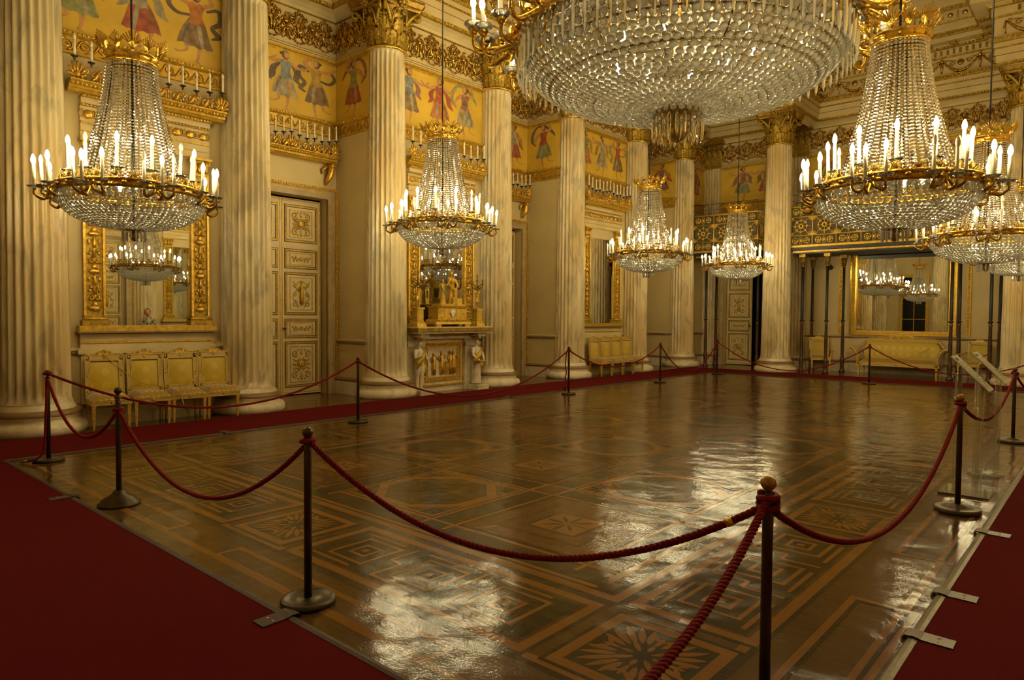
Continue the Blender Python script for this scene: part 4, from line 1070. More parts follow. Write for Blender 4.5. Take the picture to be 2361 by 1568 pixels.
def wall_mirror(label, M, hg=.64, wp=.255, b0=1.44, btop=3.86, full=True, cat='mirror'):
    t = thing('wall_mirror', label, cat); t.matrix_world = M
    def bx(mb, a0, a1, b0_, b1_, c0, c1, mi=0): mb.add([(x, y, z) for z in (c0, c1) for y in (b0_, b1_) for x in (a0, a1)], [(0, 2, 3, 1), (4, 5, 7, 6), (0, 1, 5, 4), (2, 6, 7, 3), (0, 4, 6, 2), (1, 3, 7, 5)], mi, False)
    mb = MB(); mb.poly([(-hg-.02, b0), (hg+.02, b0), (hg+.02, btop), (-hg-.02, btop)], .03); mb.obj('mirror_glass', 'mirror_glass', t)
    for sx in (-1, 1):
        mb = MB(); a = sx*(hg+wp/2)
        bx(mb, a-wp/2, a+wp/2, b0+.16, btop, 0, .05, 0)
        for s2 in (-1, 1): bx(mb, a+s2*wp/2-.016, a+s2*wp/2+.016, b0+.16, btop, .02, .075, 1)
        carved(mb, a, wp-.05, b0+.17, btop-.05, .055, 2)
        bx(mb, a-wp/2-.02, a+wp/2+.02, b0+.10, b0+.17, 0, .09, 0); bx(mb, a-wp/2-.05, a+wp/2+.05, b0+.02, b0+.10, 0, .12, 0); mb.tube([(a-wp/2-.04, b0+.12, .10), (a+wp/2+.04, b0+.12, .10)], .022, 6, 1)
        pil = mb.obj('pilaster', ['gold_old', 'gold', 'gold'], t)
        mb = MB(); bx(mb, a-wp/2-.01, a+wp/2+.01, btop-.01, btop+.03, 0, .09, 0); bx(mb, a-wp/2-.05, a+wp/2+.05, btop+.24, btop+.28, 0, .13, 0)
        bx(mb, a-wp/2, a+wp/2, btop+.03, btop+.24, 0, .07, 0)
        for q in (-1, 0, 1): mb.ball((a+q*.085, btop+.12, .08), (.05, .10, .04), 6, 5, 1)
        for q in (-1, 1): mb.tube([(p[0], p[1], .10) for p in spiral(a+q*.11, btop+.20, .05, .012, PI/2, PI/2-q*PI*2, 10)], .018, 5, 1)
        mb.obj('capital', ['gold_satin', 'gold'], pil)
    W2 = hg+wp+.10
    mb = MB(); bx(mb, -W2, W2, b0-.06, b0+.02, 0, .15, 0); bx(mb, -W2-.02, W2+.02, b0-.085, b0-.06, 0, .17, 1); mb.obj('sill', ['gold_satin', 'base_brown'], t)
    if full:
        mb = MB(); z = btop+.28; k = hg+wp+.03
        for (d, b_, c, mi) in ((.0, .10, .06, 0), (.10, .012, .065, 1), (.112, .10, .075, 0), (.212, .03, .095, 1), (.242, .22, .06, 0), (.462, .03, .09, 1), (.492, .08, .11, 0), (.572, .035, .16, 1)):
            bx(mb, -k, k, z+d, z+d+b_, 0, c, mi)
        for i in range(9):
            a = -k+.1+(2*k-.2)*i/8
            mb.ball((a, z+.35, .07), (.07, .07, .03), 7, 5, 2)
            for q in (-1, 1): mb.tube([(p[0], p[1], .07) for p in spiral(a+q*.065, z+.35, .06, .012, PI/2, PI/2-q*PI*2, 10)], .014, 4, 2)
        n = int(2*k/.05)
        for i in range(n): mb.ball((-k+.025+i*.05, z+.477, .095), (.02, .018, .016), 5, 4, 2); mb.ball((-k+.025+i*.05, z+.59, .165), (.02, .02, .016), 5, 4, 2)
        mb.obj('entablature', ['trim_cream', 'gold_satin', 'gold'], t)
        # cream pedestal below the sill
        mb = MB()
        bx(mb, -W2+.02, W2-.02, 0, .28, 0, .09, 0); bx(mb, -W2, W2, .28, .33, 0, .11, 2); bx(mb, -W2+.04, W2-.04, .33, 1.05, 0, .065, 0); bx(mb, -W2+.0, W2-.0, 1.05, 1.13, 0, .09, 0)
        bx(mb, -W2+.03, W2-.03, 1.13, 1.355, 0, .075, 0); bx(mb, -W2+.02, W2-.02, 1.205, 1.235, 0, .088, 1)
        mb.obj('pedestal', ['trim_cream', 'gold_satin', 'base_brown'], t)
    return t
wall_mirror('tall gilt framed mirror above the nearest row of chairs', wallframe(XW, MIDS[0], 0, '+x'))
wall_mirror('gilt framed mirror above the farther row of chairs, reflecting the gallery', wallframe(XW, MIDS[4], 0, '+x'))
t = wall_mirror('gilt framed mirror standing over the fireplace mantelpiece', wallframe(XW, MIDS[2]-.03, 0, '+x'), .68, .27, 1.46, 3.86, True)
for ch in list(t.children):
    if ch.name.startswith('pedestal'): bpy.data.objects.remove(ch)
wall_mirror('gilded mirror of right wall, seen reflected in near mirror', wallframe(XEND, 10.38, 0, '-x'))
# wide mirror behind the sofa
def wide_mirror():
    t = thing('wall_mirror', 'wide gilt framed mirror behind the sofa under the balcony', 'mirror'); t.matrix_world = wallframe(-4.92, FAR, 0, '-y')
    hg = 1.22; b0, b1 = 1.20, 4.6
    mb = MB(); mb.poly([(-hg, b0), (hg, b0), (hg, b1), (-hg, b1)], .03); mb.obj('mirror_glass', 'mirror_glass', t)
    mb = MB(); moulding(mb, -hg-.19, hg+.19, b0-.06, b1+.12, 0, .05, .10, 1); moulding(mb, -hg-.14, hg+.14, b0-.01, b1+.07, 0, .09, .07, 0); moulding(mb, -hg-.05, hg+.05, b0-.0, b1+.04, 0, .05, .09, 1)
    for sx in (-1, 1):
        for i in range(80): mb.ball((sx*(hg+.095), b0+.05+.042*i, .072), (.022, .016, .012), 5, 4, 2)
    mb.obj('frame', ['gold_satin', 'gold_bright', 'gold'], t)
    for sx in (-1, 1):
        mb = MB(); a = sx*1.69; mb.add([(x, y, z) for z in (0, .06) for y in (1.15, 4.8) for x in (a-.05, a+.05)], [(0, 2, 3, 1), (4, 5, 7, 6), (0, 1, 5, 4), (2, 6, 7, 3), (0, 4, 6, 2), (1, 3, 7, 5)], 0)
        for i in range(60): mb.ball((a, 1.2+.06*i, .06), (.035, .026, .02), 5, 4, 1)
        mb.obj('outer_moulding', ['gold_satin', 'gold'], t)
wide_mirror()

# ------------------------------------------------------------------ figures: one skin grown over tapered tubes
def body(mb, mi=0, h=1., pose='stand', skirt=False):
    """standing or seated figure, feet at z=0, facing +x; h = height"""
    T = lambda pts, r, n=8: mb.tube([(p[0]*h, p[1]*h, p[2]*h) for p in pts], [q*h for q in r], n, mi)
    mb.ball((.012*h, 0, .935*h), (.056*h, .048*h, .068*h), 10, 7, mi)
    mb.ball((.058*h, 0, .925*h), (.014*h, .010*h, .016*h), 6, 4, mi)
    T([(0, 0, .89), (-.005, 0, .83)], [.030, .034]); T([(0, 0, .83), (0, 0, .78), (.0, 0, .70), (-.005, 0, .62), (-.01, 0, .54), (0, 0, .49)], [.05, .092, .095, .078, .092, .085], 10)
    for s in (-1, 1): mb.ball((0, s*.105*h, .79*h), (.048*h, .048*h, .048*h), 7, 5, mi)
    if skirt: T([(0, 0, .56), (0, 0, .40), (0, 0, .2), (.005, 0, .02)], [.085, .10, .105, .12], 12)
    else:
        for s in (-1, 1): T([(0, s*.05, .50), (.012, s*.055, .38), (.0, s*.055, .27), (-.012, s*.055, .15), (-.01, s*.05, .03), (.05, s*.055, .015)], [.068, .062, .045, .042, .028, .022])
    return T
def remesh(o, vs, sm=2):
    m = o.modifiers.new('skin', 'REMESH'); m.mode = 'VOXEL'; m.voxel_size = vs; m.use_smooth_shade = True
    s = o.modifiers.new('soft', 'SMOOTH'); s.iterations = sm; s.factor = .5

# ------------------------------------------------------------------ fireplace
FY = 10.29
def bxs(mb, x0, x1, y0, y1, z0, z1, mi=0): mb.box(x0, x1, y0, y1, z0, z1, mi)
t = thing('fireplace', 'cream marble fireplace with gilded relief panel and two standing statues', 'fireplace', (XW, FY, 0))
mb = MB()
bxs(mb, .0, .20, -1.05, -.62, 0, 1.25); bxs(mb, .0, .20, .62, 1.05, 0, 1.25); bxs(mb, 0, .12, -.62, .62, 0, .12); bxs(mb, 0, .26, -1.08, 1.08, 1.14, 1.27)
bxs(mb, .0, .25, -1.07, -.60, .98, 1.06); bxs(mb, .0, .25, .60, 1.07, .98, 1.06)
for s in (-1, 1): bxs(mb, .10, .58, s*.84-.17, s*.84+.17, 0, .10); bxs(mb, .16, .52, s*.84-.12, s*.84+.12, 1.19, 1.27)
mb.obj('surround', 'marble_white', t)
mb = MB(); bxs(mb, 0, .60, -1.10, 1.10, 1.27, 1.31, 0); bxs(mb, 0, .63, -1.13, 1.13, 1.31, 1.385, 1); bxs(mb, 0, .60, -1.10, 1.10, 1.385, 1.41, 0); mb.obj('mantel_shelf', ['trim_cream', 'gold_dark'], t)
mb = MB(); mb.at(wallframe(.13, 0, 0, '+x'))
mb.poly([(-.60, .12), (.60, .12), (.60, 1.14), (-.60, 1.14)], 0, 0)
moulding(mb, -.62, .62, .12, 1.14, 0, .035, .03, 1); moulding(mb, -.585, .585, .155, 1.105, 0, .045, .015, 0); moulding(mb, -.54, .54, .20, 1.06, 0, .012, .02, 2); moulding(mb, -.53, .53, .21, 1.05, 0, .085, .012, 1); moulding(mb, -.445, .445, .295, .965, 0, .014, .02, 2)
for i in range(34):
    for b in (.25, 1.01): mb.ball((-.50+i*.0303, b+.012*(-1)**i, .012), (.02, .022, .014), 5, 4, 2)
for i in range(22):
    for a in (-.49, .49): mb.ball((a+.012*(-1)**i, .29+i*.033, .012), (.022, .02, .014), 5, 4, 2)
figure_relief(mb, -.27, .36, .50, 2, 0, 1.15); figure_relief(mb, -.04, .36, .53, 2, 0, 1.1); figure_relief(mb, .31, .36, .54, 2, 0, 1.25); figure_relief(mb, .22, .36, .54, 2, 0, .9)
mb.add([(x, y, z) for z in (0, .03) for y in (.36, .60) for x in (.06, .17)], [(0, 2, 3, 1), (4, 5, 7, 6), (0, 1, 5, 4), (2, 6, 7, 3), (0, 4, 6, 2), (1, 3, 7, 5)], 2, False); mb.ball((.115, .63, .015), (.045, .035, .02), 7, 5, 2)
mb.tube([(.17, .40, .02), (.17, .86, .02)], .010, 5, 2)
mb.obj('relief_panel', ['marble_white', 'gold_satin', 'gold'], t)
for s in (-1, 1):
    mb = MB(); T = body(mb, 0, 1.02, 'stand', s > 0)
    T([(0, .105, .79), (.04, .16, .66), (.12, .08 if s < 0 else .12, .62 if s < 0 else .52)], [.042, .034, .024]); T([(0, -.105, .79), (.05, -.15, .65), (.14, -.03, .70 if s < 0 else .52)], [.042, .034, .024])
    o = mb.obj('statue', 'marble_white', t, (.34, s*.84, .10)); remesh(o, .014)
    mb = MB(); h = 1.02
    mb.tube([(.03, .10*h, .80*h), (.09, .02, .68*h), (.08, -.08*h, .56*h), (.05, -.11*h, .44*h)], [.04, .06, .065, .03], 8)
    mb.tube([(.0, .11*h, .56*h), (.03, .12*h, .42*h), (.02, .12*h, .28*h)], [.03, .05, .02], 7)
    if s > 0: mb.lathe([(.0, -.02), (.08, -.02), (.10, 0), (.08, .02), (0, .03)], 14, (.17, 0, .52*h))
    mb.obj('gilt_drapery', 'gold_satin', o)
    mb = MB(); mb.lathe([(.05, 0), (.065, .03), (.06, .08), (.075, .10)], 12, (.01, 0, 1.0)); mb.obj('statue_capital', 'gold', o)

# mantel clock
ZM = 1.41
t = thing('mantel_clock', 'gilded mantel clock topped by two figures on the fireplace', 'clock', (XW+.35, FY-.05, ZM))
mb = MB()
for sx in (-1, 1):
    for sy in (-1, 1): mb.box(sx*.13-.05, sx*.13+.05, sy*.42-.07, sy*.42+.07, 0, .05)
mb.frust((0, 0), (.20, .52), (.19, .50), .05, .10); mb.frust((0, 0), (.185, .495), (.165, .44), .10, .16); mb.frust((0, 0), (.155, .42), (.155, .42), .16, .40); mb.frust((0, 0), (.175, .45), (.185, .46), .40, .44)
for i in range(14):
    mb.ball((.185, -.45+.069*i, .13), (.02, .026, .03), 6, 4)
mb.obj('case', 'gold_satin', t)
mb = MB(); mb.at(wallframe(.158, .0, .29, '+x')); mb.lathe([(.0, .0), (.078, .0), (.078, .012), (.06, .014)], 20, cap=False, mi=0); mb.poly([(.062*cos(2*PI*i/20), .078*sin(2*PI*i/20)) for i in range(20)], .013, 1)
for i in range(12): w = 2*PI*i/12; mb.poly([(.05*cos(w)+dx, .064*sin(w)+dy) for dx, dy in ((-.004, -.006), (.004, -.006), (.004, .006), (-.004, .006))], .0136, 2)
mb.poly([(-.004, -.01), (.004, -.01), (.002, .045), (-.002, .045)], .0140, 2); mb.poly([(-.01, -.004), (.02, -.026), (.022, -.022), (-.008, .004)], .0140, 2)
mb.obj('dial', ['gold', 'enamel', 'ink'], t)
mb = MB()
T = body(mb, 0, .74, 'stand', True)
mb.v = [(x, y+.10, z) for x, y, z in mb.v]
mb.tube([(-.02, .10, .66), (.0, .10, .76), (.04, .10, .72)], [.05, .035, .02], 7); mb.tube([(-.05, .10, .60), (-.08, .16, .40), (-.03, .24, .10)], [.05, .09, .03], 7)
mb.tube([(.03, .02, .56), (.08, -.05, .46), (.07, -.12, .42)], [.03, .025, .02], 6); mb.tube([(.02, .19, .56), (.10, .20, .42), (.10, .12, .34)], [.035, .03, .02], 6); mb.tube([(.0, .10, .35), (.12, .10, .34), (.13, .10, .12), (.14, .1, .02)], [.06, .06, .04, .03], 7)
k0 = len(mb.v); body(mb, 0, .56, 'stand', True); mb.v[k0:] = [(x, y-.15, z) for x, y, z in mb.v[k0:]]
mb.tube([(.02, -.10, .44), (.07, -.02, .42), (.06, .05, .45)], [.025, .02, .016], 6); mb.tube([(.02, -.2, .43), (.08, -.19, .3), (.08, -.1, .28)], [.025, .02, .016], 6)
mb.box(-.10, .14, .04, .30, 0, .16); mb.box(-.14, .15, -.34, .40, -.02, .03)
o = mb.obj('figure_group', 'gold_satin', t, (0, 0, .45)); remesh(o, .011, 1)
def candelabrum(y, label):
    t = thing('candelabrum', label, 'candelabrum', (XW+.38, y, ZM), 0, 'gilded candelabra on the mantelpiece')
    mb = MB(); mb.frust((0, 0), (.13, .13), (.12, .12), 0, .06); mb.frust((0, 0), (.12, .12), (.085, .085), .06, .12); mb.frust((0, 0), (.085, .085), (.08, .08), .12, .36); mb.frust((0, 0), (.10, .10), (.10, .10), .36, .40); mb.obj('pedestal', 'gold_satin', t)
    mb = MB(); T = body(mb, 0, .40); T([(0, .105, .79), (.02, .15, .92), (.0, .08, 1.05)], [.042, .034, .028]); T([(0, -.105, .79), (.02, -.15, .92), (0, -.08, 1.05)], [.042, .034, .028])
    o = mb.obj('statuette', 'gold', t, (0, 0, .40)); remesh(o, .008, 1)
    mb = MB(); mb.lathe([(.01, 0), (.05, .02), (.05, .04), (.015, .06), (.012, .30), (.02, .32)], 8, (0, 0, .79))
    for k in range(8):
        a = k*PI/4; r, z = (.17, .93) if k % 2 == 0 else (.12, 1.0)
        c, s_ = cos(a), sin(a)
        mb.tube([(.01*c, .01*s_, .88), (r*.5*c, r*.5*s_, z-.09), (r*c, r*s_, z-.04), (r*c, r*s_, z)], [.012, .014, .012, .014], 5)
        mb.lathe([(.008, 0), (.032, .012), (.03, .018), (.014, .03), (.014, .055)], 8, (r*c, r*s_, z))
    mb.lathe([(.01, 0), (.03, .02), (.014, .04), (.014, .07)], 8, (0, 0, 1.10))
    mb.obj('branches', 'gold_dark', t)
candelabrum(FY-.92, 'gilded figure candelabrum at the left end of the mantelpiece')
candelabrum(FY+.82, 'gilded figure candelabrum at the right end of the mantelpiece')

# ------------------------------------------------------------------ chairs and sofa
def chair_parts(t, w=.50, d=.42, arm=False, tilt=.10):
    """faces +x; origin on the floor under the seat centre"""
    hs = .42
    for sx in (-1, 1):
        for sy in (-1, 1):
            mb = MB()
            if sx > 0: mb.frust((d/2-.03, sy*(w/2-.03)), (.012, .012), (.024, .024), 0, .34, 0); mb.box(d/2-.058, d/2-.002, sy*(w/2-.03)-.028, sy*(w/2-.03)+.028, .34, .42, 0)
            else: mb.tube([(-d/2-.055, sy*(w/2-.035), 0), (-d/2-.025, sy*(w/2-.035), .14), (-d/2+.0, sy*(w/2-.035), .30), (-d/2+.01, sy*(w/2-.035), .42)], [.014, .018, .022, .024], 6, 0)
            mb.obj('leg', 'chair_gilt', t)
    mb = MB(); mb.box(-d/2, d/2, -w/2, w/2, .36, .425, 1)
    moulding2 = [(d/2, d/2+.006)]
    mb.box(d/2, d/2+.007, -w/2, w/2, .405, .43, 0); mb.box(d/2, d/2+.006, -w/2, w/2, .355, .367, 0); mb.ball((d/2+.004, 0, .39), (.012, .02, .02), 6, 4, 0)
    for s in (-1, 1): mb.box(-d/2, d/2, s*w/2, s*w/2+s*.006, .355, .43, 0)
    mb.obj('seat_rail', ['chair_gilt', 'chair_cream'], t)
    mb = MB(); n = 8; vs = []
    for i in range(n+1):
        for j in range(n+1):
            u, v = i/n*2-1, j/n*2-1; e = max(abs(u), abs(v)); z = .425+.075*(1-e**6)+.02*(1-u*u)*(1-v*v)
            vs.append((u*(d/2+.005), v*(w/2-.005), z))
    mb.add(vs, [(i*(n+1)+j, (i+1)*(n+1)+j, (i+1)*(n+1)+j+1, i*(n+1)+j+1) for i in range(n) for j in range(n)], 0, True); mb.obj('seat_cushion', 'silk_seat', t)
    # tilted back: local frame a across, b up along the back, c to the front
    B = frame((-d/2-.005, 0, .45), (0, 1, 0), (-tilt, 0, 1)); hb = .585; wt = w/2-.005
    mb = MB(); mb.at(B)
    def bar(a0, a1, b0, b1, c0, c1, mi): mb.add([(x, y, z) for z in (c0, c1) for y in (b0, b1) for x in (a0, a1)], [(0, 2, 3, 1), (4, 5, 7, 6), (0, 1, 5, 4), (2, 6, 7, 3), (0, 4, 6, 2), (1, 3, 7, 5)], mi, False)
    for s in (-1, 1): bar(s*wt-.028*(s > 0)*2+.0, s*wt+.028*(s < 0)*2, -.06, hb, -.02, .015, 1)
    bar(-wt, wt, hb-.075, hb, -.02, .015, 1); bar(-wt, wt, .03, .085, -.02, .015, 1)
    moulding(mb, -wt-.004, wt+.004, .025, hb+.004, .012, .012, .010, 0); moulding(mb, -wt+.052, wt-.052, .08, hb-.07, .012, .012, .010, 0)
    for s in (-1, 1):
        for b in (.06, hb*.5, hb-.04): mb.ball((s*(wt-.028), b, .018), (.014, .02, .010), 6, 4, 0)
    mb.ball((0, hb-.038, .018), (.02, .02, .010), 6, 4, 0); mb.ball((0, .058, .018), (.02, .02, .010), 6, 4, 0)
    mb.obj('back_frame', ['chair_gilt', 'chair_cream'], t)
    mb = MB(); mb.at(B)
    vs = []; n = 6
    for i in range(n+1):
        for j in range(n+1):
            u, v = i/n*2-1, j/n*2-1; vs.append((u*(wt-.055), .275-.005+v*(hb-.155)/2+.0, .004+.03*(1-u**4)*(1-v**4)))
    mb.add(vs, [(i*(n+1)+j, (i+1)*(n+1)+j, (i+1)*(n+1)+j+1, i*(n+1)+j+1) for i in range(n) for j in range(n)], 0, True)
    mb.poly([(-wt+.05, .08), (wt-.05, .08), (wt-.05, hb-.07), (-wt+.05, hb-.07)], -.012, 0); mb.obj('back_cushion', 'silk_back', t)
    mb = MB(); mb.at(B)
    pts = [(-wt, hb), (-wt+.03, hb+.022), (-wt*.55, hb+.018), (-wt*.3, hb+.05), (-.03, hb+.07), (0, hb+.085), (.03, hb+.07), (wt*.3, hb+.05), (wt*.55, hb+.018), (wt-.03, hb+.022), (wt, hb)]
    mb.poly(pts, -.012, 0, .022)
    for s in (-1, 1):
        mb.tube([(p[0], p[1], .012) for p in spiral(s*wt*.36, hb+.028, .024, .006, PI/2, PI/2+s*PI*2, 8)], .008, 4, 0); mb.ball((s*(wt-.03), hb+.018, .01), (.03, .014, .012), 6, 4, 0)
        mb.ball((s*wt*.65, hb+.014, .01), (.035, .010, .010), 6, 4, 0)
    for q in range(5): w_ = PI*q/4; mb.ball((.026*cos(w_), hb+.045+.028*sin(w_), .012), (.012, .014, .012), 5, 4, 0)
    mb.obj('crest', 'chair_gilt', t)
    if arm:
        for s in (-1, 1):
            mb = MB(); y = s*(w/2+.01)
            mb.tube([(-d/2-.06, y, .72), (-d/2+.08, y+s*.02, .70), (d/2-.12, y+s*.03, .67), (d/2-.02, y+s*.03, .655), (d/2+.0, y+s*.03, .63)], [.02, .022, .024, .028, .02], 7); mb.ball((d/2-.01, y+s*.03, .65), .034, 8, 5)
            mb.tube([(d/2-.04, y+s*.03, .64), (d/2-.10, y+s*.02, .56), (d/2-.07, y, .47), (d/2-.03, y-s*.02, .42)], [.02, .026, .03, .028], 7)
            mb.ball((d/2-.08, y+s*.025, .54), (.03, .02, .05), 6, 5)
            mb.obj('armrest', 'chair_gilt', t)
def set_chair(o, loc, rz, label):
    o.location = loc; o.rotation_euler = (0, 0, rz); o['label'] = label
ch0 = thing('side_chair', 'x', 'chair', group='gilded side chairs along the left wall'); chair_parts(ch0)
spots = [(-10.795, 3.54, 'gilded chair nearest the left edge column, first of the near row'), (-10.795, 4.09, 'gilded chair, second from left in near row under the mirror'), (-10.795, 4.62, 'gilded chair, third from left in near row under the mirror'), (-10.795, 5.15, 'gilded chair ending the near row, beside the column left of the door'),
         (-10.68, 15.80, 'gilded chair, leftmost of the farther row under the small mirror'), (-10.68, 16.35, 'gilded chair, second from left in the farther row'), (-10.68, 16.90, 'gilded chair, third from left in the farther row'), (-10.68, 17.45, 'gilded chair, rightmost of the farther row beside the column')]
for i, (x, y, l) in enumerate(spots):
    o = ch0 if i == 0 else copy_tree(ch0)
    set_chair(o, (x, y, 0), -.12 if i < 4 else -.06, l)
ac = thing('armchair', 'x', 'armchair', group='gilded armchairs beside the sofa'); chair_parts(ac, .56, .52, True, .2)
for i, (x, y, rz, l) in enumerate(((-7.02, 22.45, -PI/2+.42, 'gilded armchair left of the sofa between dark posts'), (-3.02, 22.42, -PI/2-.30, 'gilded armchair right of the sofa behind the clear reading stands'))):
    o = ac if i == 0 else copy_tree(ac)
    set_chair(o, (x, y, 0), rz, l)
# cords tied over the chairs
def cord(label, pts, r=.006, m='cord_yellow'):
    mb = MB(); mb.tube(curve(pts, 6), r, 5); return tag(mb.obj('tie_cord', m), label, 'cord')
cord('yellow cord slung across the near chairs, knotted and hanging at the middle', [(-11.04, 3.55, 1.06), (-10.98, 3.8, .80), (-10.92, 4.05, .60), (-10.62, 4.30, .545), (-10.585, 4.45, .44), (-10.58, 4.5, .26), (-10.58, 4.47, .43), (-10.62, 4.6, .55), (-10.96, 4.86, .70), (-11.04, 4.92, 1.03)])
cord('yellow cord slung across the farther chairs', [(-10.92, 15.95, .95), (-10.70, 16.2, .60), (-10.55, 16.5, .53), (-10.62, 16.9, .55), (-10.78, 17.35, .62), (-10.85, 17.5, .8)])
cord('yellow cord slung in a V across the sofa', [(-5.5, 22.62, .80), (-5.1, 22.35, .56), (-4.82, 22.12, .50), (-4.5, 22.35, .56), (-4.1, 22.62, .80)], .007)
def sofa():
    t = thing('sofa', 'long gilded sofa in yellow patterned silk below the wide mirror', 'sofa', (-4.82, 22.42, 0))
    L, d = 1.06, .30
    for sx in (-1, 1):
        for sy in (-1, 1):
            mb = MB(); mb.frust((sx*(L-.06), sy*(d-.02)), (.018, .018), (.034, .034), 0, .30); mb.obj('leg', 'chair_gilt', t)
    mb = MB(); mb.box(-L, L, -d, d, .27, .37, 1); mb.box(-L, L, -d-.008, -d, .35, .375, 0); mb.box(-L, L, -d-.006, -d, .265, .28, 0)
    for a in (-L*.92, -L*.5, 0, L*.5, L*.92): mb.ball((a, -d-.002, .32), (.045, .012, .03), 8, 5, 0)
    mb.obj('seat_rail', ['chair_gilt', 'chair_cream'], t)
    mb = MB(); n = 14; m = 6; vs = []
    for i in range(n+1):
        for j in range(m+1):
            u, v = i/n*2-1, j/m*2-1; vs.append((u*(L-.05), v*d, .37+.13*(1-max(abs(u)**10, abs(v)**8))+.025*(1-u*u)*(1-v*v)))
    mb.add(vs, [(i*(m+1)+j, (i+1)*(m+1)+j, (i+1)*(m+1)+j+1, i*(m+1)+j+1) for i in range(n) for j in range(m)], 0, True); mb.obj('seat_cushion', 'silk_seat', t)
    # back with a swept outline
    top = lambda u: .98+.03*cos(u*PI/2)
    mb = MB(); vs = []; n = 20; m = 6
    for i in range(n+1):
        u = i/n*2-1
        for j in range(m+1):
            v = j/m; z = .46+v*(.52-.16*max(0, abs(u)-.86)/.14); vs.append((u*(L-.08), d-.10+.10*v-.05*sin(PI*v), z))
    mb.add(vs, [(i*(m+1)+j, (i+1)*(m+1)+j, (i+1)*(m+1)+j+1, i*(m+1)+j+1) for i in range(n) for j in range(m)], 0, True); mb.obj('back_cushion', 'silk_back', t)
    mb = MB()
    mb.box(-L+.12, L-.12, d-.02, d+.04, .97, 1.04, 1); mb.box(-L+.10, L-.10, d-.028, d-.02, 1.03, 1.05, 0); mb.box(-L+.12, L-.12, d-.026, d-.02, .965, .98, 0)
    pts = [(-L+.10, 1.04)]+[(-L+.10+(2*L-.2)*i/24, 1.05+.125*max(0, cos((i/24*2-1)*PI*.75))**1.3+(.035 if 1 < i < 6 or 18 < i < 23 else 0)) for i in range(25)]+[(L-.10, 1.04)]
    mb.at(frame((0, d+.02, 0), (1, 0, 0), (0, 0, 1))); mb.poly(pts, -.02, 0, .04)
    for q in range(9): w = PI*q/8; mb.tube([(0, 1.06, .02), (.24*cos(w), 1.07+.075*sin(w), .022)], [.012, .02], 5, 0)
    for s in (-1, 1): mb.tube([(s*.3, 1.07, .02), (s*.55, 1.10, .024), (s*.82, 1.055, .02)], [.02, .026, .012], 5, 0)
    mb.at(None)
    for s in (-1, 1): mb.tube([(s*(L-.12), d+.0, 1.0), (s*(L-.06), d, .93), (s*(L-.02), d-.0, .84), (s*(L+.05), d-.02, .80)], [.04, .036, .032, .03], 6, 0)
    mb.obj('crest', ['chair_gilt', 'chair_cream'], t)
    for s in (-1, 1):
        mb = MB(); vs = []; n = 8; pr = [(L-.05, .42), (L-.03, .55), (L+.0, .68), (L+.07, .78), (L+.15, .80)]
        for x, z in pr:
            for j in range(n+1): vs.append((s*x, -d+.01+(2*d-.06)*j/n, z))
        mb.add(vs, [(i*(n+1)+j, (i+1)*(n+1)+j, (i+1)*(n+1)+j+1, i*(n+1)+j+1) for i in range(len(pr)-1) for j in range(n)], 0, True)
        mb = MB(); prof = [(L+.0, .37), (L+.02, .52), (L+.06, .66), (L+.15, .745), (L+.185, .79), (L+.10, .825), (L+.0, .75), (L-.07, .62), (L-.08, .44)]
        k = len(prof); vs = [(s*x, y, z) for y in (-d+.01, d-.02) for x, z in prof]
        mb.add(vs, [tuple(range(k)), tuple(range(2*k-1, k-1, -1))]+[(i, (i+1) % k, k+(i+1) % k, k+i) for i in range(k)], 0, False)
        arm = mb.obj('arm_cushion', 'silk_seat', t)
        mb = MB()
        for y in (-d, d-.03): mb.tube([(s*(L-.07), y, .30), (s*(L-.02), y, .42), (s*(L-.03), y, .55), (s*(L+.03), y, .68), (s*(L+.10), y, .775), (s*(L+.17), y, .79), (s*(L+.18), y, .75)], [.034, .038, .03, .028, .03, .034, .024], 7)
        mb.obj('arm_frame', 'chair_gilt', arm)
sofa()

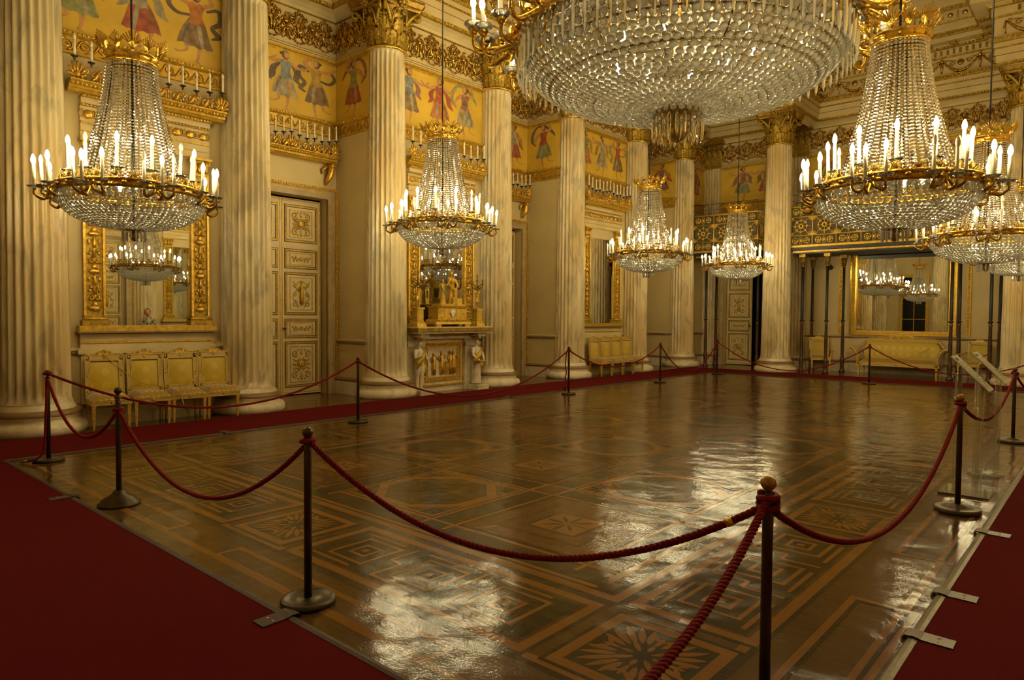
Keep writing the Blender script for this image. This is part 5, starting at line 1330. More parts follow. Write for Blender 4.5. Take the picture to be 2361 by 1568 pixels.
# ------------------------------------------------------------------ galleries on slim posts
GY, GZ0, GZ1 = 21.30, 3.60, 4.98
def gallery(label, x0, x1, sideL, sideR):
    t = thing('gallery', label, 'balcony', (0, 0, 0))
    mb = MB(); mb.box(x0, x1, GY, FAR-.26, GZ0+.08, GZ0+.20, 1); mb.box(x0+.10, x1-.10, GY+.10, FAR-.26, GZ0-.02, GZ0+.08, 1); mb.box(x0-.02, x1+.02, GY-.03, GY+.02, GZ0+.17, GZ0+.23, 0); mb.box(x0+.08, x1-.08, GY+.08, GY+.11, GZ0+.02, GZ0+.07, 0)
    mb.obj('deck', ['gold_satin', 'dark_green'], t)
    def panel(a0, a1, M, name):
        mb = MB(); mb.at(M); z0 = 0; H = GZ1-GZ0-.22; n = max(1, int(round((a1-a0)/.66))); p = (a1-a0)/n; q = .30
        for b in (0, q, H-q, H): mb.tube([(a0, b, 0), (a1, b, 0)], .016 if 0 < b < H else .026, 4)
        for i in range(n+1): mb.tube([(a0+p*i, 0, 0), (a0+p*i, H, 0)], .016, 4)
        for i in range(n):
            c = a0+p*(i+.5); m = H/2; R = (H-2*q)/2
            mb.tube(spiral(c, m, .055, .055, 0, 2*PI, 12), .022, 5)
            mb.tube(spiral(c, m, R*.62, R*.62, 0, 2*PI, 16), .010, 4); 
            for k in range(8):
                w = k*PI/4+PI/8*0; r1 = R*1.0 if k % 2 == 0 else R*1.3
                mb.tube([(c+.06*cos(w), m+.06*sin(w), 0), (c+min(p*.5, r1*abs(1))*cos(w), m+r1*.95*sin(w), 0)], .009, 4)
                mb.ball((c+R*.62*cos(w), m+R*.62*sin(w), 0), (.036, .036, .022), 5, 4)
            for sx in (-1, 1):
                for sy in (-1, 1):
                    for g in (.35, .785, 1.2):
                        mb.tube([(c+sx*p*.5, m+sy*R, 0), (c+sx*(p*.5-.14*cos(g)), m+sy*(R-.14*sin(g)), 0)], [.012, .018], 4)
            for b in (q/2, H-q/2):
                for sx in (-1, 1):
                    mb.tube(spiral(c+sx*p*.25, b, .085, .085, 0, 2*PI, 10), .011, 4); mb.tube(spiral(c+sx*p*.25, b, .05, .012, 0, sx*PI*2.2, 8), .014, 4)
                    for w in range(4): mb.ball((c+sx*p*.25+.075*cos(w*PI/2), b+.075*sin(w*PI/2), 0), (.022, .022, .015), 5, 4)
                    mb.tube([(c+sx*p*.02, b-q*.4, 0), (c+sx*p*.08, b, 0), (c+sx*p*.02, b+q*.4, 0)], .008, 4)
                mb.ball((c, b, 0), (.03, .06, .02), 6, 4)
        mb.obj(name, 'gold_rail', t)
    panel(x0, x1, wallframe(0, GY, GZ0+.22, '-y'), 'railing')
    if sideR: panel(0, FAR-GY-.27, wallframe(x1, GY, GZ0+.22, '+x'), 'railing')
    if sideL: panel(0, FAR-GY-.27, wallframe(x0, FAR-.27, GZ0+.22, '-x'), 'railing')
    mb = MB(); mb.box(x0+.06, x1-.06, GY+.05, GY+.065, GZ0+.22, GZ1-.02); mb.obj('shade_panel', 'backing', t)  # left gallery's dark panel; over the sofa, the wall's shade put into its colour
    # thin wire guard on top
    mb = MB(); zt = GZ1+.36
    mb.tube([(x0, GY, zt), (x1, GY, zt)], .007, 4); mb.tube([(x0, GY, GZ1+.18), (x1, GY, GZ1+.18)], .005, 4)
    n = int((x1-x0)/.5)
    for i in range(n+1):
        x = x0+(x1-x0)*i/n; mb.tube([(x, GY, GZ1), (x-.05, GY, zt)], .006, 4)
        if i < n: mb.tube([(x, GY, GZ1), (x+.5, GY, zt)], .005, 4)
    mb.obj('wire_guard', 'black_iron', t)
    return t
gallery('gilded openwork balcony over the sofa, right of the tall column', -7.62, X9-.42, True, True)
gallery('dim gilded gallery over the tall white door, left of the column', -10.80, -8.60, False, True)
def post_meshes():
    a = MB(); a.lathe([(.085, 0), (.09, .04), (.075, .07), (.055, .10), (.06, .14), (.05, .18), (.066, .30), (.06, .42), (.042, .50), (.046, .58), (.05, .9), (.038, 1.45), (.05, 1.50), (.03, 1.53), (.03, 1.56)], 12)
    b = MB(); b.lathe([(.034, 1.54), (.07, 1.565), (.07, 1.575), (.034, 1.60), (.042, 1.64), (.038, 3.22)], 12)
    c = MB(); c.lathe([(.040, 3.2), (.05, 3.22), (.042, 3.24), (.048, 3.40), (.085, 3.50), (.06, 3.50)], 12)
    for k in range(8):
        w = k*PI/4; c.tube([(.045*cos(w), .045*sin(w), 3.24), (.055*cos(w), .055*sin(w), 3.38), (.085*cos(w), .085*sin(w), 3.46)], [.016, .02, .012], 4)
    c.box(-.09, .09, -.09, .09, 3.49, 3.58)
    return a.mesh('turned_foot', 'brown_wood'), b.mesh('shaft', 'dark_green'), c.mesh('capital', 'gold_dark')
PMS = post_meshes()
def post(x, y, label):
    t = thing('gallery_post', label, 'post', (x, y, 0), 0, 'slim dark posts under the galleries')
    for m, nm in zip(PMS, ('turned_foot', 'shaft', 'capital')): link(nm, m, t)
for x, y, l in ((-7.30, 21.60, 'slim dark gallery post just right of the tall far column'), (-6.60, 21.62, 'slim dark gallery post in front of the left armchair'), (-7.40, 22.80, 'slim dark post behind the left armchair'), (-6.40, 22.55, 'slim dark post between the left armchair and the sofa'),
                (-3.42, 21.60, 'slim dark front post right of the sofa'), (-3.42, 22.85, 'slim dark rear post right of the sofa'), (-2.55, 21.65, 'slim dark post right of the right armchair, front one'), (-2.45, 22.55, 'slim dark post right of the right armchair, rear one'),
                (-10.48, 21.70, 'slim dark post beside the corner column, under left gallery'), (-10.55, 22.62, 'slim dark post beside the tall white door'), (-8.66, 21.55, 'slim dark post hidden behind the tall far column')): post(x, y, l)
t = thing('mounted_camera', 'small black camera on the pale wall beneath the balcony', 'camera', (-6.92, FAR, 3.25))
MB().ball((0, -.09, 0), .075, 12, 8).obj('dome', 'black_iron', t); mb = MB(); mb.box(-.05, .05, -.04, 0, .06, .16); mb.tube([(0, -.03, .12), (0, -.08, .06)], .02, 6); mb.tube([(.12, -.008, 0), (.12, -.008, .40)], .006, 4); mb.obj('bracket', 'trim_cream', t)

# ------------------------------------------------------------------ stanchions and ropes
def stanchion(x, y, label, kind='flat', ball='bronze', parts=True):
    t = thing('stanchion', label, 'stanchion', (x, y, 0), 0, 'rope stanchions')
    mb = MB()
    if kind == 'flat': mb.lathe([(.0, .002), (.150, .002), (.155, .012), (.155, .022), (.148, .034), (.128, .036), (.124, .032), (.03, .032), (.028, .036), (.0, .036)], 36)
    elif kind == 'bell': mb.lathe([(.0, .002), (.165, .002), (.168, .014), (.150, .026), (.140, .032), (.135, .05), (.07, .085), (.05, .105), (.042, .125), (.0, .125)], 36)
    else: mb.lathe([(.0, .002), (.172, .002), (.175, .01), (.175, .034), (.165, .042), (.155, .040), (.070, .042), (.066, .052), (.05, .058), (.03, .07), (.0, .07)], 36)
    mb.obj('base', 'bronze_light' if kind != 'disc' else 'bronze', t)
    mb = MB(); mb.lathe([(.0225, .03), (.0215, .90), (.0215, .93)], 14); mb.obj('pole', 'bronze', t)
    mb = MB(); mb.lathe([(.0215, .915), (.027, .92), (.027, .932), (.014, .936), (.011, .95), (.017, .956)], 14); mb.obj('collar', 'bronze_light', t)
    mb = MB(); mb.ball((0, 0, .982), .031, 16, 10); mb.lathe([(.0315, -.003), (.0322, 0), (.0315, .003)], 16, (0, 0, .982), cap=False); mb.obj('ball', ball, t)
    mb = MB()
    for s in (-1, 1): mb.tube([(s*.036+.014*cos(2*PI*i/12), .014*sin(2*PI*i/12)*.3, .895+.014*sin(2*PI*i/12)) for i in range(13)], .003, 4, cap=False)
    mb.obj('hook_rings', 'steel', t)
    return t
mat('ball_wood', (.42, .22, .03), .3, .4)
SP = dict(A=(-8.88, 2.30), B=(-6.43, 2.18), C=(-3.44, 2.15), D=(-1.05, 2.76), P=(-.80, .42), E=(-1.01, 6.93), F=(-1.05, 11.36), G=(-8.73, 6.33), H=(-8.73, 11.70), I=(-8.66, 15.44), J=(-8.80, 19.0), K=(-4.73, 18.96), L=(-1.0, 18.95))
for k, l, kd, bl in (('A', 'dark rope stanchion at the left corner of the carpets', 'flat', 'bronze_light'), ('B', 'rope stanchion with bell shaped base in the left foreground', 'bell', 'bronze_light'), ('C', 'rope stanchion with flat round base in the lower left centre', 'flat', 'bronze'),
                     ('D', 'nearest dark stanchion with wooden ball where three ropes meet', 'flat', 'ball_wood'), ('P', 'rope stanchion below the picture edge holding the nearest rope', 'flat', 'bronze'), ('E', 'rope stanchion with thick disc base by the right carpet', 'disc', 'ball_wood'), ('F', 'rope stanchion at the right edge behind the clear reading stands', 'disc', 'bronze'),
                     ('G', 'rope stanchion on the parquet in front of the first door', 'flat', 'bronze'), ('H', 'rope stanchion in front of the column right of the second door', 'flat', 'bronze'), ('I', 'rope stanchion in front of the third door, past the farther chairs', 'flat', 'bronze'), ('J', 'rope stanchion at the far carpet corner before the white door', 'flat', 'bronze'),
                     ('K', 'rope stanchion standing in front of the sofa', 'flat', 'bronze'), ('L', 'rope stanchion at the far right corner of the dance floor', 'flat', 'bronze')):
    stanchion(SP[k][0], SP[k][1], l, kd, bl)
def rope_mesh(pts, r=.0155, step=.012, pitch=.085):
    C = [Vector(p) for p in pts]; D = [0]
    for a, b in zip(C, C[1:]): D.append(D[-1]+(b-a).length)
    L = D[-1]; n = max(4, int(L/step)); Q = []; k = 0
    for i in range(n+1):
        s = L*i/n
        while k < len(D)-2 and D[k+1] < s: k += 1
        t = (s-D[k])/max(1e-9, D[k+1]-D[k]); Q.append(C[k].lerp(C[k+1], t))
    mb = MB()
    for m in range(3):
        P = []; up = Vector((0, 0, 1))
        for i, q in enumerate(Q):
            t = (Q[min(i+1, n)]-Q[max(i-1, 0)]).normalized(); a = (up-t*up.dot(t))
            a = a.normalized() if a.length > .05 else t.orthogonal().normalized(); b = t.cross(a); w = 2*PI*(L*i/n/pitch+m/3)
            P.append(q+(a*cos(w)+b*sin(w))*r*.52)
        mb.tube(P, r*.60, 6)
    return mb
def swag(p, q, sag, z0=.915, z1=.915, n=40, off=.03):
    a = Vector((p[0], p[1], z0)); b = Vector((q[0], q[1], z1)); d = (b-a).normalized(); a += d*off; b -= d*off
    return [a.lerp(b, i/n)-Vector((0, 0, sag*(1-(2*i/n-1)**2))) for i in range(n+1)]
def knot(mb, x, y, z=.925, r=.0155, turns=1.5, R=.034):
    mb.tube([(x+R*cos(w), y+R*sin(w), z+.018*(w/(2*PI)-.6)) for w in [2*PI*turns*i/24 for i in range(25)]], r*.95, 7)
def rope(label, a, b, sag, z0=.915, z1=.915, step=.012, pitch=.085, ferrule=None, ends=True):
    t = thing('barrier_rope', label, 'rope', (0, 0, 0), 0, 'red barrier ropes')
    pts = swag(SP[a], SP[b], sag, z0, z1)
    mb = rope_mesh(pts, step=step, pitch=pitch); mb.obj('cord', 'rope_red', t)
    if ends:
        mb = MB(); knot(mb, *SP[a], z0+.01); 
        mb.obj('loop', 'rope_red', t)
    if ferrule is not None:
        i = -3 if ferrule > 0 else 2; p = pts[i]; q = pts[i+(1 if ferrule > 0 else -1)]; mb = MB()
        mb.tube([p+(q-p)*-.2, p+(q-p)*.25], .0185, 10); mb.tube([p+(q-p)*.25, p+(q-p)*.8], .006, 6); mb.obj('ferrule', 'gold', t)
    return t
rope('red rope from left corner stanchion to the one before the first door', 'A', 'G', .52, .96, .93, .02)
rope('short red rope between left corner stanchion and the bell based one', 'A', 'B', .40, .90, .80, .016, ends=False)
rope('red rope sagging between bell based stanchion and the flat based one', 'B', 'C', .50, .81, .90, .012)
rope('long red twisted rope crossing the foreground to the nearest stanchion', 'C', 'D', .40, .92, .875, .008, .075, 1)
rope('red rope dropping from nearest stanchion to the bottom edge', 'D', 'P', .24, .91, .91, .007, .075)
rope('red rope curving from nearest stanchion to the one by right carpet', 'D', 'E', .52, .87, .90, .010, .05)
rope('red rope behind the clear reading stands at the right', 'E', 'F', .33, .92, .92, .016)
rope('dark red rope leaving the right edge stanchion into the distance', 'F', 'L', .50, .92, .92, .03, .12)
rope('red rope sagging in front of the fireplace', 'G', 'H', .72, .92, .93, .024, .12)
rope('red rope in front of the farther row of chairs', 'H', 'I', .43, .92, .93, .03, .12)
rope('red rope sagging before the corner column and post', 'I', 'J', .74, .92, .93, .03, .12)
rope('red rope sagging from the far corner towards the sofa', 'J', 'K', .70, .92, .93, .03, .12)
rope('red rope sagging right of the stanchion before the sofa', 'K', 'L', .57, .92, .93, .03, .12)
def tail(label, pts, end):
    t = thing('rope_end', label, 'rope', (0, 0, 0)); C = curve(pts, 8)
    rope_mesh(C, .0125, .014, .08).obj('cord', 'rope_red', t); mb = MB(); p, q = C[-1], C[-1]+(C[-1]-C[-2]).normalized()*.07
    if end == 'ferrule': mb.tube([p, q], .016, 8); mb.tube([q, q+(q-p)*.4], .006, 6); mb.obj('ferrule', 'gold', t)
    else: mb.tube([p, p+Vector((0, 0, -.03)), p+Vector((0, 0, -.14))], [.012, .022, .028], 8); mb.obj('tassel', 'rope_red', t)
ax, ay = SP['A']
tail('loose red rope end with brass tip hanging at left corner stanchion', [(ax+.03, ay-.02, .91), (ax+.07, ay-.03, .72), (ax+.09, ay-.05, .45), (ax+.10, ay-.07, .15), (ax+.08, ay-.14, .05), (ax-.0, ay-.20, .03)], 'ferrule')
hx, hy = SP['H']; tail('knotted red rope end hanging on the stanchion near farther chairs', [(hx-.05, hy-.02, .90), (hx-.065, hy-.03, .62), (hx-.05, hy-.02, .45), (hx-.075, hy-.02, .36), (hx-.06, hy-.03, .28), (hx-.07, hy-.03, .20)], 'tassel')
jx, jy = SP['J']; tail('red tassel hanging on far corner stanchion before the white door', [(jx-.08, jy-.02, .90), (jx-.09, jy-.02, .7), (jx-.09, jy-.02, .55)], 'tassel')

# ------------------------------------------------------------------ clear reading stands
def stand(label, x, y, ground, zl, zu, hw, disc):
    t = thing('reading_stand', label, 'information stand', (x, y, 0), 0, 'clear reading stands')
    mb = MB()
    if disc: mb.lathe([(.0, .003), (.16, .003), (.165, .010), (.165, .026), (.16, .034), (0, .034)], 32)
    else: mb.box(-.20, .20, -.22, .22, .003, .020)
    mb.obj('foot', 'acrylic', t)
    if not disc:
        mb = MB(); mb.box(-.20, .20, -.228, -.2205, .003, .020); mb.obj('foot_edge', 'dark_line', t)
    for s in (-1, 1):
        mb = MB(); mb.lathe([(.028, .02), (.028, zl+.16)], 16, (s*.085, s*.04, 0)); mb.obj('leg_tube', 'acrylic', t)
    mb = MB(); a = (-.14, zu); b = (.17, zl); L = math.hypot(b[0]-a[0], b[1]-a[1])
    M = frame((a[0], -hw, a[1]), (b[0]-a[0], 0, b[1]-a[1]), (0, 1, 0)); mb.at(M)
    mb.add([(p, q, c) for c in (-.004, .004) for q in (0, 2*hw) for p in (0, L)], [(0, 2, 3, 1), (4, 5, 7, 6), (0, 1, 5, 4), (2, 6, 7, 3), (0, 4, 6, 2), (1, 3, 7, 5)], 0)
    pn = mb.obj('panel', 'acrylic', t)
    mb = MB(); mb.at(M); mb.poly([(.008, .008), (L-.008, .008), (L-.008, 2*hw-.008), (.008, 2*hw-.008)], .0055, 0, .001)
    mb.poly([(.03, .05), (.065, .05), (.065, 2*hw-.16), (.03, 2*hw-.16)], .0070, 1)
    for i in range(22):
        p = .09+i*(L-.12)/22
        for (q0, q1) in ((.03, hw-.02), (hw+.01, 2*hw-.03)): mb.poly([(p, q0), (p+.0045, q0), (p+.0045, q1-.02*((i*7) % 4)), (p, q1-.02*((i*7) % 4))], .0070, 1)
    mb.obj('printed_sheet', ['paper', 'ink'], pn)
stand('front clear acrylic stand with tilted text panel and flat foot', -1.06, 7.75, 0, .98, 1.30, .17, False)
stand('rear clear acrylic stand with tilted text panel on a round foot', -1.04, 8.80, 0, .98, 1.30, .19, True)

# ------------------------------------------------------------------ chandeliers
def np_frame(p, t, u, n, sx, sy, sz):
    return [[t[0]*sx, u[0]*sy, n[0]*sz, p[0]], [t[1]*sx, u[1]*sy, n[1]*sz, p[1]], [t[2]*sx, u[2]*sy, n[2]*sz, p[2]], [0, 0, 0, 1]]
def gem(b, k=6, w=.5, d=.5, waist=.62):
    """cut stone: girdle polygon with smaller table facets front and back"""
    vs = [(w*cos(2*PI*i/k), w*sin(2*PI*i/k), 0) for i in range(k)]+[(w*waist*cos(2*PI*i/k+PI/k), w*waist*sin(2*PI*i/k+PI/k), d*.8) for i in range(k)]+[(0, 0, -d)]
    fs = [(i, (i+1) % k, k+i) for i in range(k)]+[((i+1) % k, k+(i+1) % k, k+i) for i in range(k)]+[tuple(range(k, 2*k))]+[((i+1) % k, i, 2*k) for i in range(k)]
    b.add(vs, fs, 0, False)
GEM6, GEM8 = tmpl(lambda b: gem(b, 6)), tmpl(lambda b: gem(b, 8))
PRISM = tmpl(lambda b: b.lathe([(.02, .5), (.42, .40), (.5, .0), (.34, -.35), (.0, -.5)], 6, smooth=False, cap=False))
BD = tmpl(lambda b: b.lathe([(.0, .5), (.38, .28), (.5, 0), (.38, -.28), (0, -.5)], 6, smooth=False, cap=False))
PEB = tmpl(lambda b: b.ball((0, 0, 0), (.47, .47, .45), 8, 6))
def tent(mb, r0, r1, z0, z1, ns, nr, sag=1.8, th=.6):
    """strings of beads from a small hoop at the top to a wide one below"""
    Ms = []
    for i in range(ns):
        a = 2*PI*(i+.5*0)/ns; c, s_ = cos(a), sin(a)
        for j in range(nr):
            t = (j+.5)/nr; r = r0+(r1-r0)*t**sag; z = z0+(z1-z0)*t; dr = (r1-r0)*sag*t**(sag-1); dz = (z1-z0); L = math.hypot(dr, dz); m = (dr/L*c, dr/L*s_, dz/L); w = 2*PI*r/ns
            n_ = (-dz/L*c, -dz/L*s_, dr/L)
            Ms.append(np_frame((r*c, r*s_, z), (-s_, c, 0), m, n_, min(w*.98, .062 if r1 < 1 else .12), L/nr*.86, L/nr*th))
    # bead template has its axis on z: put it along the meridian
    v = [(x, z, y) for x, y, z in BD[0]]
    mb.many(v, BD[1], Ms)
def bowl(mb, prof, pitch, hgt, T, ph=0., thick=.4):
    """rows of cut stones along a profile of (r, z) points"""
    C = curve([(r, z, 0) for r, z in prof], 12); D = [0]
    for a, b in zip(C, C[1:]): D.append(D[-1]+(b-a).length)
    n = int(D[-1]/hgt); Ms = []; k = 0
    for j in range(n):
        s = D[-1]*(j+.5)/n; k = 0
        while k < len(D)-2 and D[k+1] < s: k += 1
        t = (s-D[k])/(D[k+1]-D[k]); P = C[k].lerp(C[k+1], t); d = (C[k+1]-C[k]).normalized(); r, z = P.x, P.y
        shrink = .75+.25*min(1, r/prof[0][0]*1.3)
        q = max(8, int(2*PI*r/(pitch*shrink)))
        for i in range(q):
            a = 2*PI*(i+.5*(j % 2))/q; c, s_ = cos(a), sin(a); m = (d.x*c, d.x*s_, d.y); nn = (-d.y*c, -d.y*s_, d.x)
            w = 2*PI*r/q
            Ms.append(np_frame((r*c, r*s_, z), (-s_, c, 0), m, (-nn[0], -nn[1], -nn[2]), w*.98, D[-1]/n*1.06, pitch*thick))
    mb.many(T[0], T[1], Ms, smooth=T is PEB)
CND = MB(); CND.lathe([(.0175, 0), (.0165, .24), (.010, .243)], 10); CNDM = CND.mesh('candle', 'candle')
CNT = MB(); CNT.lathe([(.0185, 0), (.0175, .29), (.010, .293)], 10); CNTM = CNT.mesh('candle', 'candle')
def bulb_mesh(m, s=1.):
    b = MB(); b.lathe([(.010, 0), (.021, .022), (.0245, .045), (.0185, .075), (.007, .102), (.001, .108)], 8, cap=True); b.v = [(x*s, y*s, z*s) for x, y, z in b.v]; return b.mesh('bulb', m)
BL, BO = bulb_mesh('bulb_lit'), bulb_mesh('bulb_off')
PAN = MB(); PAN.lathe([(.012, -.03), (.02, -.018), (.012, -.008), (.02, -.004)], 10, mi=1)
pts = [(.02, 0), (.05, -.004), (.072, .008), (.078, .016), (.068, .013), (.045, .006), (.018, .008)]
PAN.lathe(pts, 16, mi=0, cap=False); PAN.lathe([(.018, .008), (.019, .02), (.0, .02)], 10, mi=1)
PANM = PAN.mesh('drip_pan', ['pan_glass', 'gold_dark'])
def palmette(mb, M, h, w, mi=0):
    old = mb.xf; mb.at(M)
    for k in range(-4, 5):
        a = k*.30; L = h*(1-.075*abs(k)); mb.tube([(.0, .0, 0), (sin(a)*w*.55, L*.55, .0), (sin(a)*w*1.25, L*(.98-.03*abs(k)), .012)], [h*.02, h*.03, h*.035], 4, mi)
    mb.ball((0, h*.06, 0), (w*.3, h*.08, .02), 6, 4, mi); mb.at(old)
def small_chandelier_meshes():
    R = {}
    mb = MB(); mb.lathe([(.262, 1.51), (.288, 1.515), (.288, 1.535), (.28, 1.54), (.28, 1.60), (.293, 1.605), (.293, 1.62), (.262, 1.625)], 32, cap=False)
    for k in range(12):
        a = 2*PI*k/12; mb.ball((.285*cos(a+.26), .285*sin(a+.26), 1.57), (.016, .016, .016), 6, 4)
        out = Vector((cos(a), sin(a), 0)); v = Vector((0, 0, 1))+out*(.42 if k % 2 else .62)
        palmette(mb, frame((.275*cos(a), .275*sin(a), 1.61), (-sin(a), cos(a), 0), v), .25 if k % 2 == 0 else .22, .10 if k % 2 == 0 else .07)
    R['crown'] = mb.mesh('crown', 'gold_bright')
    mb = MB(); tent(mb, .265, .57, 1.52, .09, 44, 38, 1.45, 1.); R['bead_tent'] = mb.mesh('bead_tent', 'bead_glass')
    mb = MB()
    for k in range(6):
        a = 2*PI*k/6; mb.tube([((.24+.30*(t/6)**1.6)*cos(a), (.24+.30*(t/6)**1.6)*sin(a), 1.54-1.45*t/6) for t in range(7)], .007, 4)
    mb.lathe([(.245, 1.45), (.25, 1.455), (.245, 1.46)], 20, cap=False); mb.tube([(0, 0, -.42), (0, 0, 1.60)], .016, 8)
    R['frame'] = mb.mesh('frame', 'black_iron')
    mb = MB(); mb.lathe([(.74, -.045), (.79, -.05), (.815, -.03), (.80, -.01), (.80, .02), (.82, .035), (.81, .055), (.74, .055)], 48, cap=False)
    for k in range(24):
        a = 2*PI*k/24; palmette(mb, frame((.74*cos(a), .74*sin(a), .055), (-sin(a), cos(a), 0), Vector((0, 0, 1))+Vector((cos(a), sin(a), 0))*.1), .105, .05)
        b = a+PI/24*2/2
        for sg in (-1, 1):
            cc = Vector((cos(b), sin(b), 0)); tt = Vector((-sin(b), cos(b), 0))
            mb.tube([cc*.745+tt*(sg*.028+p[0])+Vector((0, 0, .095+p[1])) for p in spiral(0, 0, .034, .008, -PI/2, -PI/2+sg*PI*2.2, 10)], .008, 4)
        mb.ball((.812*cos(b), .812*sin(b), .0), (.035, .035, .024), 6, 4)
    for k in range(12):
        a = 2*PI*(k+.5)/12; mb.tube([(.76*cos(a), .76*sin(a), .05), (.70*cos(a), .70*sin(a), .09), (.67*cos(a), .67*sin(a), .15)], [.012, .012, .010], 5); 
    R['ring'] = mb.mesh('ring', ['gold_ring'])
    mb = MB(); bowl(mb, [(.785, -.055), (.785, -.12), (.76, -.19), (.68, -.28), (.55, -.35), (.38, -.405), (.17, -.435), (.10, -.44)], .060, .050, GEM6)
    Ms = []
    for k in range(64):
        a = 2*PI*k/64; Ms.append(np_frame((.80*cos(a), .80*sin(a), -.115), (-sin(a), cos(a), 0), (cos(a), sin(a), 0), (0, 0, 1), .026, .026, .10))
    mb.many(PRISM[0], PRISM[1], Ms); R['crystal_bowl'] = mb.mesh('crystal_bowl', 'crystal')
    mb = MB(); mb.lathe([(r, z+.085) for r, z in [(.0, -.50), (.13, -.505), (.135, -.52), (.12, -.53), (.05, -.54), (.045, -.58), (.055, -.60), (.03, -.64), (.012, -.655), (0, -.66)]], 16, cap=False); R['finial'] = mb.mesh('finial', 'gold_dark')
    mb = MB(); Ms = []
    for k in range(14):
        a = 2*PI*k/14; Ms.append(np_frame((.125*cos(a), .125*sin(a), -.515), (-sin(a), cos(a), 0), (cos(a), sin(a), 0), (0, 0, 1), .024, .024, .13))
    mb.many(PRISM[0], PRISM[1], Ms); R['drop_fringe'] = mb.mesh('drop_fringe', 'crystal')
    mb = MB()
    for da, r, z in ((-.17, .91, -.02), (0, 1.0, -.06), (.17, .91, -.02)):
        c, s_ = cos(da), sin(da)
        mb.tube(curve([(.80, 0, -.01), (.84+.02*c, s_*.25, -.10), (r*.95*c-.03, r*s_*.8, z-.115), (r*c+.005, r*s_, z-.07), (r*c, r*s_, z-.01)], 4), [.016, .018, .022, .02, .018, .018, .02, .022, .02, .018, .016, .014, .014, .012, .012, .012, .012], 6)
    mb.ball((.83, 0, -.03), (.04, .05, .05), 8, 5); mb.ball((.88, 0, -.15), (.025, .025, .03), 6, 4); mb.ball((.86, .0, .02), (.03, .035, .03), 6, 4)
    R['candle_arm'] = mb.mesh('candle_arm', 'gold_ring')
    return R
SCM = small_chandelier_meshes()
ROD = {}
def add_candle(t, x, y, z, lit, tilt=None, cm=None, bl=None, bo=None, pan=None, h=.24):
    a = math.atan2(y, x); tl = .035
    c = link('candle', cm or CNDM, t, (x, y, z), rot=(-tl*sin(a)*random.uniform(.2, 1.5), tl*cos(a)*random.uniform(.2, 1.5), 0))
    b = link('bulb', (bl or BL) if lit else (bo or BO), c, (0, 0, h))
    if not lit: b['label'] = 'unlit cream bulb'
    link('drip_pan', pan or PANM, t, (x, y, z-.015))
def chandelier(x, y, zr, label, seed, rz=0.):
    rnd = random.Random(seed)
    t = thing('chandelier', label, 'chandelier', (x, y, zr), rz, 'smaller crystal chandeliers')
    for k in ('crown', 'bead_tent', 'frame', 'ring', 'crystal_bowl', 'finial', 'drop_fringe'):
        o = link(k, SCM[k], t)
        if k in ('bead_tent', 'crystal_bowl', 'drop_fringe'): stuff(o)
    t.scale = (.93, .93, .93)
    mb = MB(); L = (HC-zr)/.93; mb.tube([(0, 0, 1.56), (0, 0, L)], .0125, 8); mb.lathe([(.02, L-.12), (.10, L-.03), (.12, L)], 12); mb.obj('rod', 'dark_green', t)
    for k in range(8):
        a = 2*PI*k/8; link('candle_arm', SCM['candle_arm'], t, rz=a)
        for da, r, z in ((-.17, .91, -.02), (0, 1.0, -.06), (.17, .91, -.02)): add_candle(t, r*cos(a+da), r*sin(a+da), z+.015, rnd.random() < .68)
    for k in range(12):
        a = 2*PI*(k+.5)/12; add_candle(t, .67*cos(a), .67*sin(a), .18, rnd.random() < .66, cm=CNTM, h=.29)
    for k in range(5):
        a = 2*PI*k/5; link('inner_bulb', BL, t, (.34*cos(a), .34*sin(a), .06))
    return t
for i, (x, y, z, l) in enumerate(((-8.355, 3.02, 2.99, 'nearest left crystal chandelier hanging before the near mirror'), (-8.70, 8.03, 3.19, 'crystal chandelier hanging before the fireplace column and mantel clock'), (-7.95, 13.57, 3.05, 'crystal chandelier hanging before the far corner of the left wall'), (-8.10, 18.62, 3.12, 'farthest left crystal chandelier in front of the tall white door'),
                                  (-1.74, 7.78, 2.96, 'large looking crystal chandelier at upper right, nearest on that side'), (-1.60, 12.83, 2.92, 'crystal chandelier at right edge, below and behind the nearest right one'), (-1.72, 18.70, 3.02, 'farthest right crystal chandelier, its crown cut by the picture edge'), (-1.6, 1.4, 3.1, 'crystal chandelier above the viewer, seen only in the mirrors'))):
    if i < 7: chandelier(x, y, z, l, 100+i*7, .2*i+YAW)

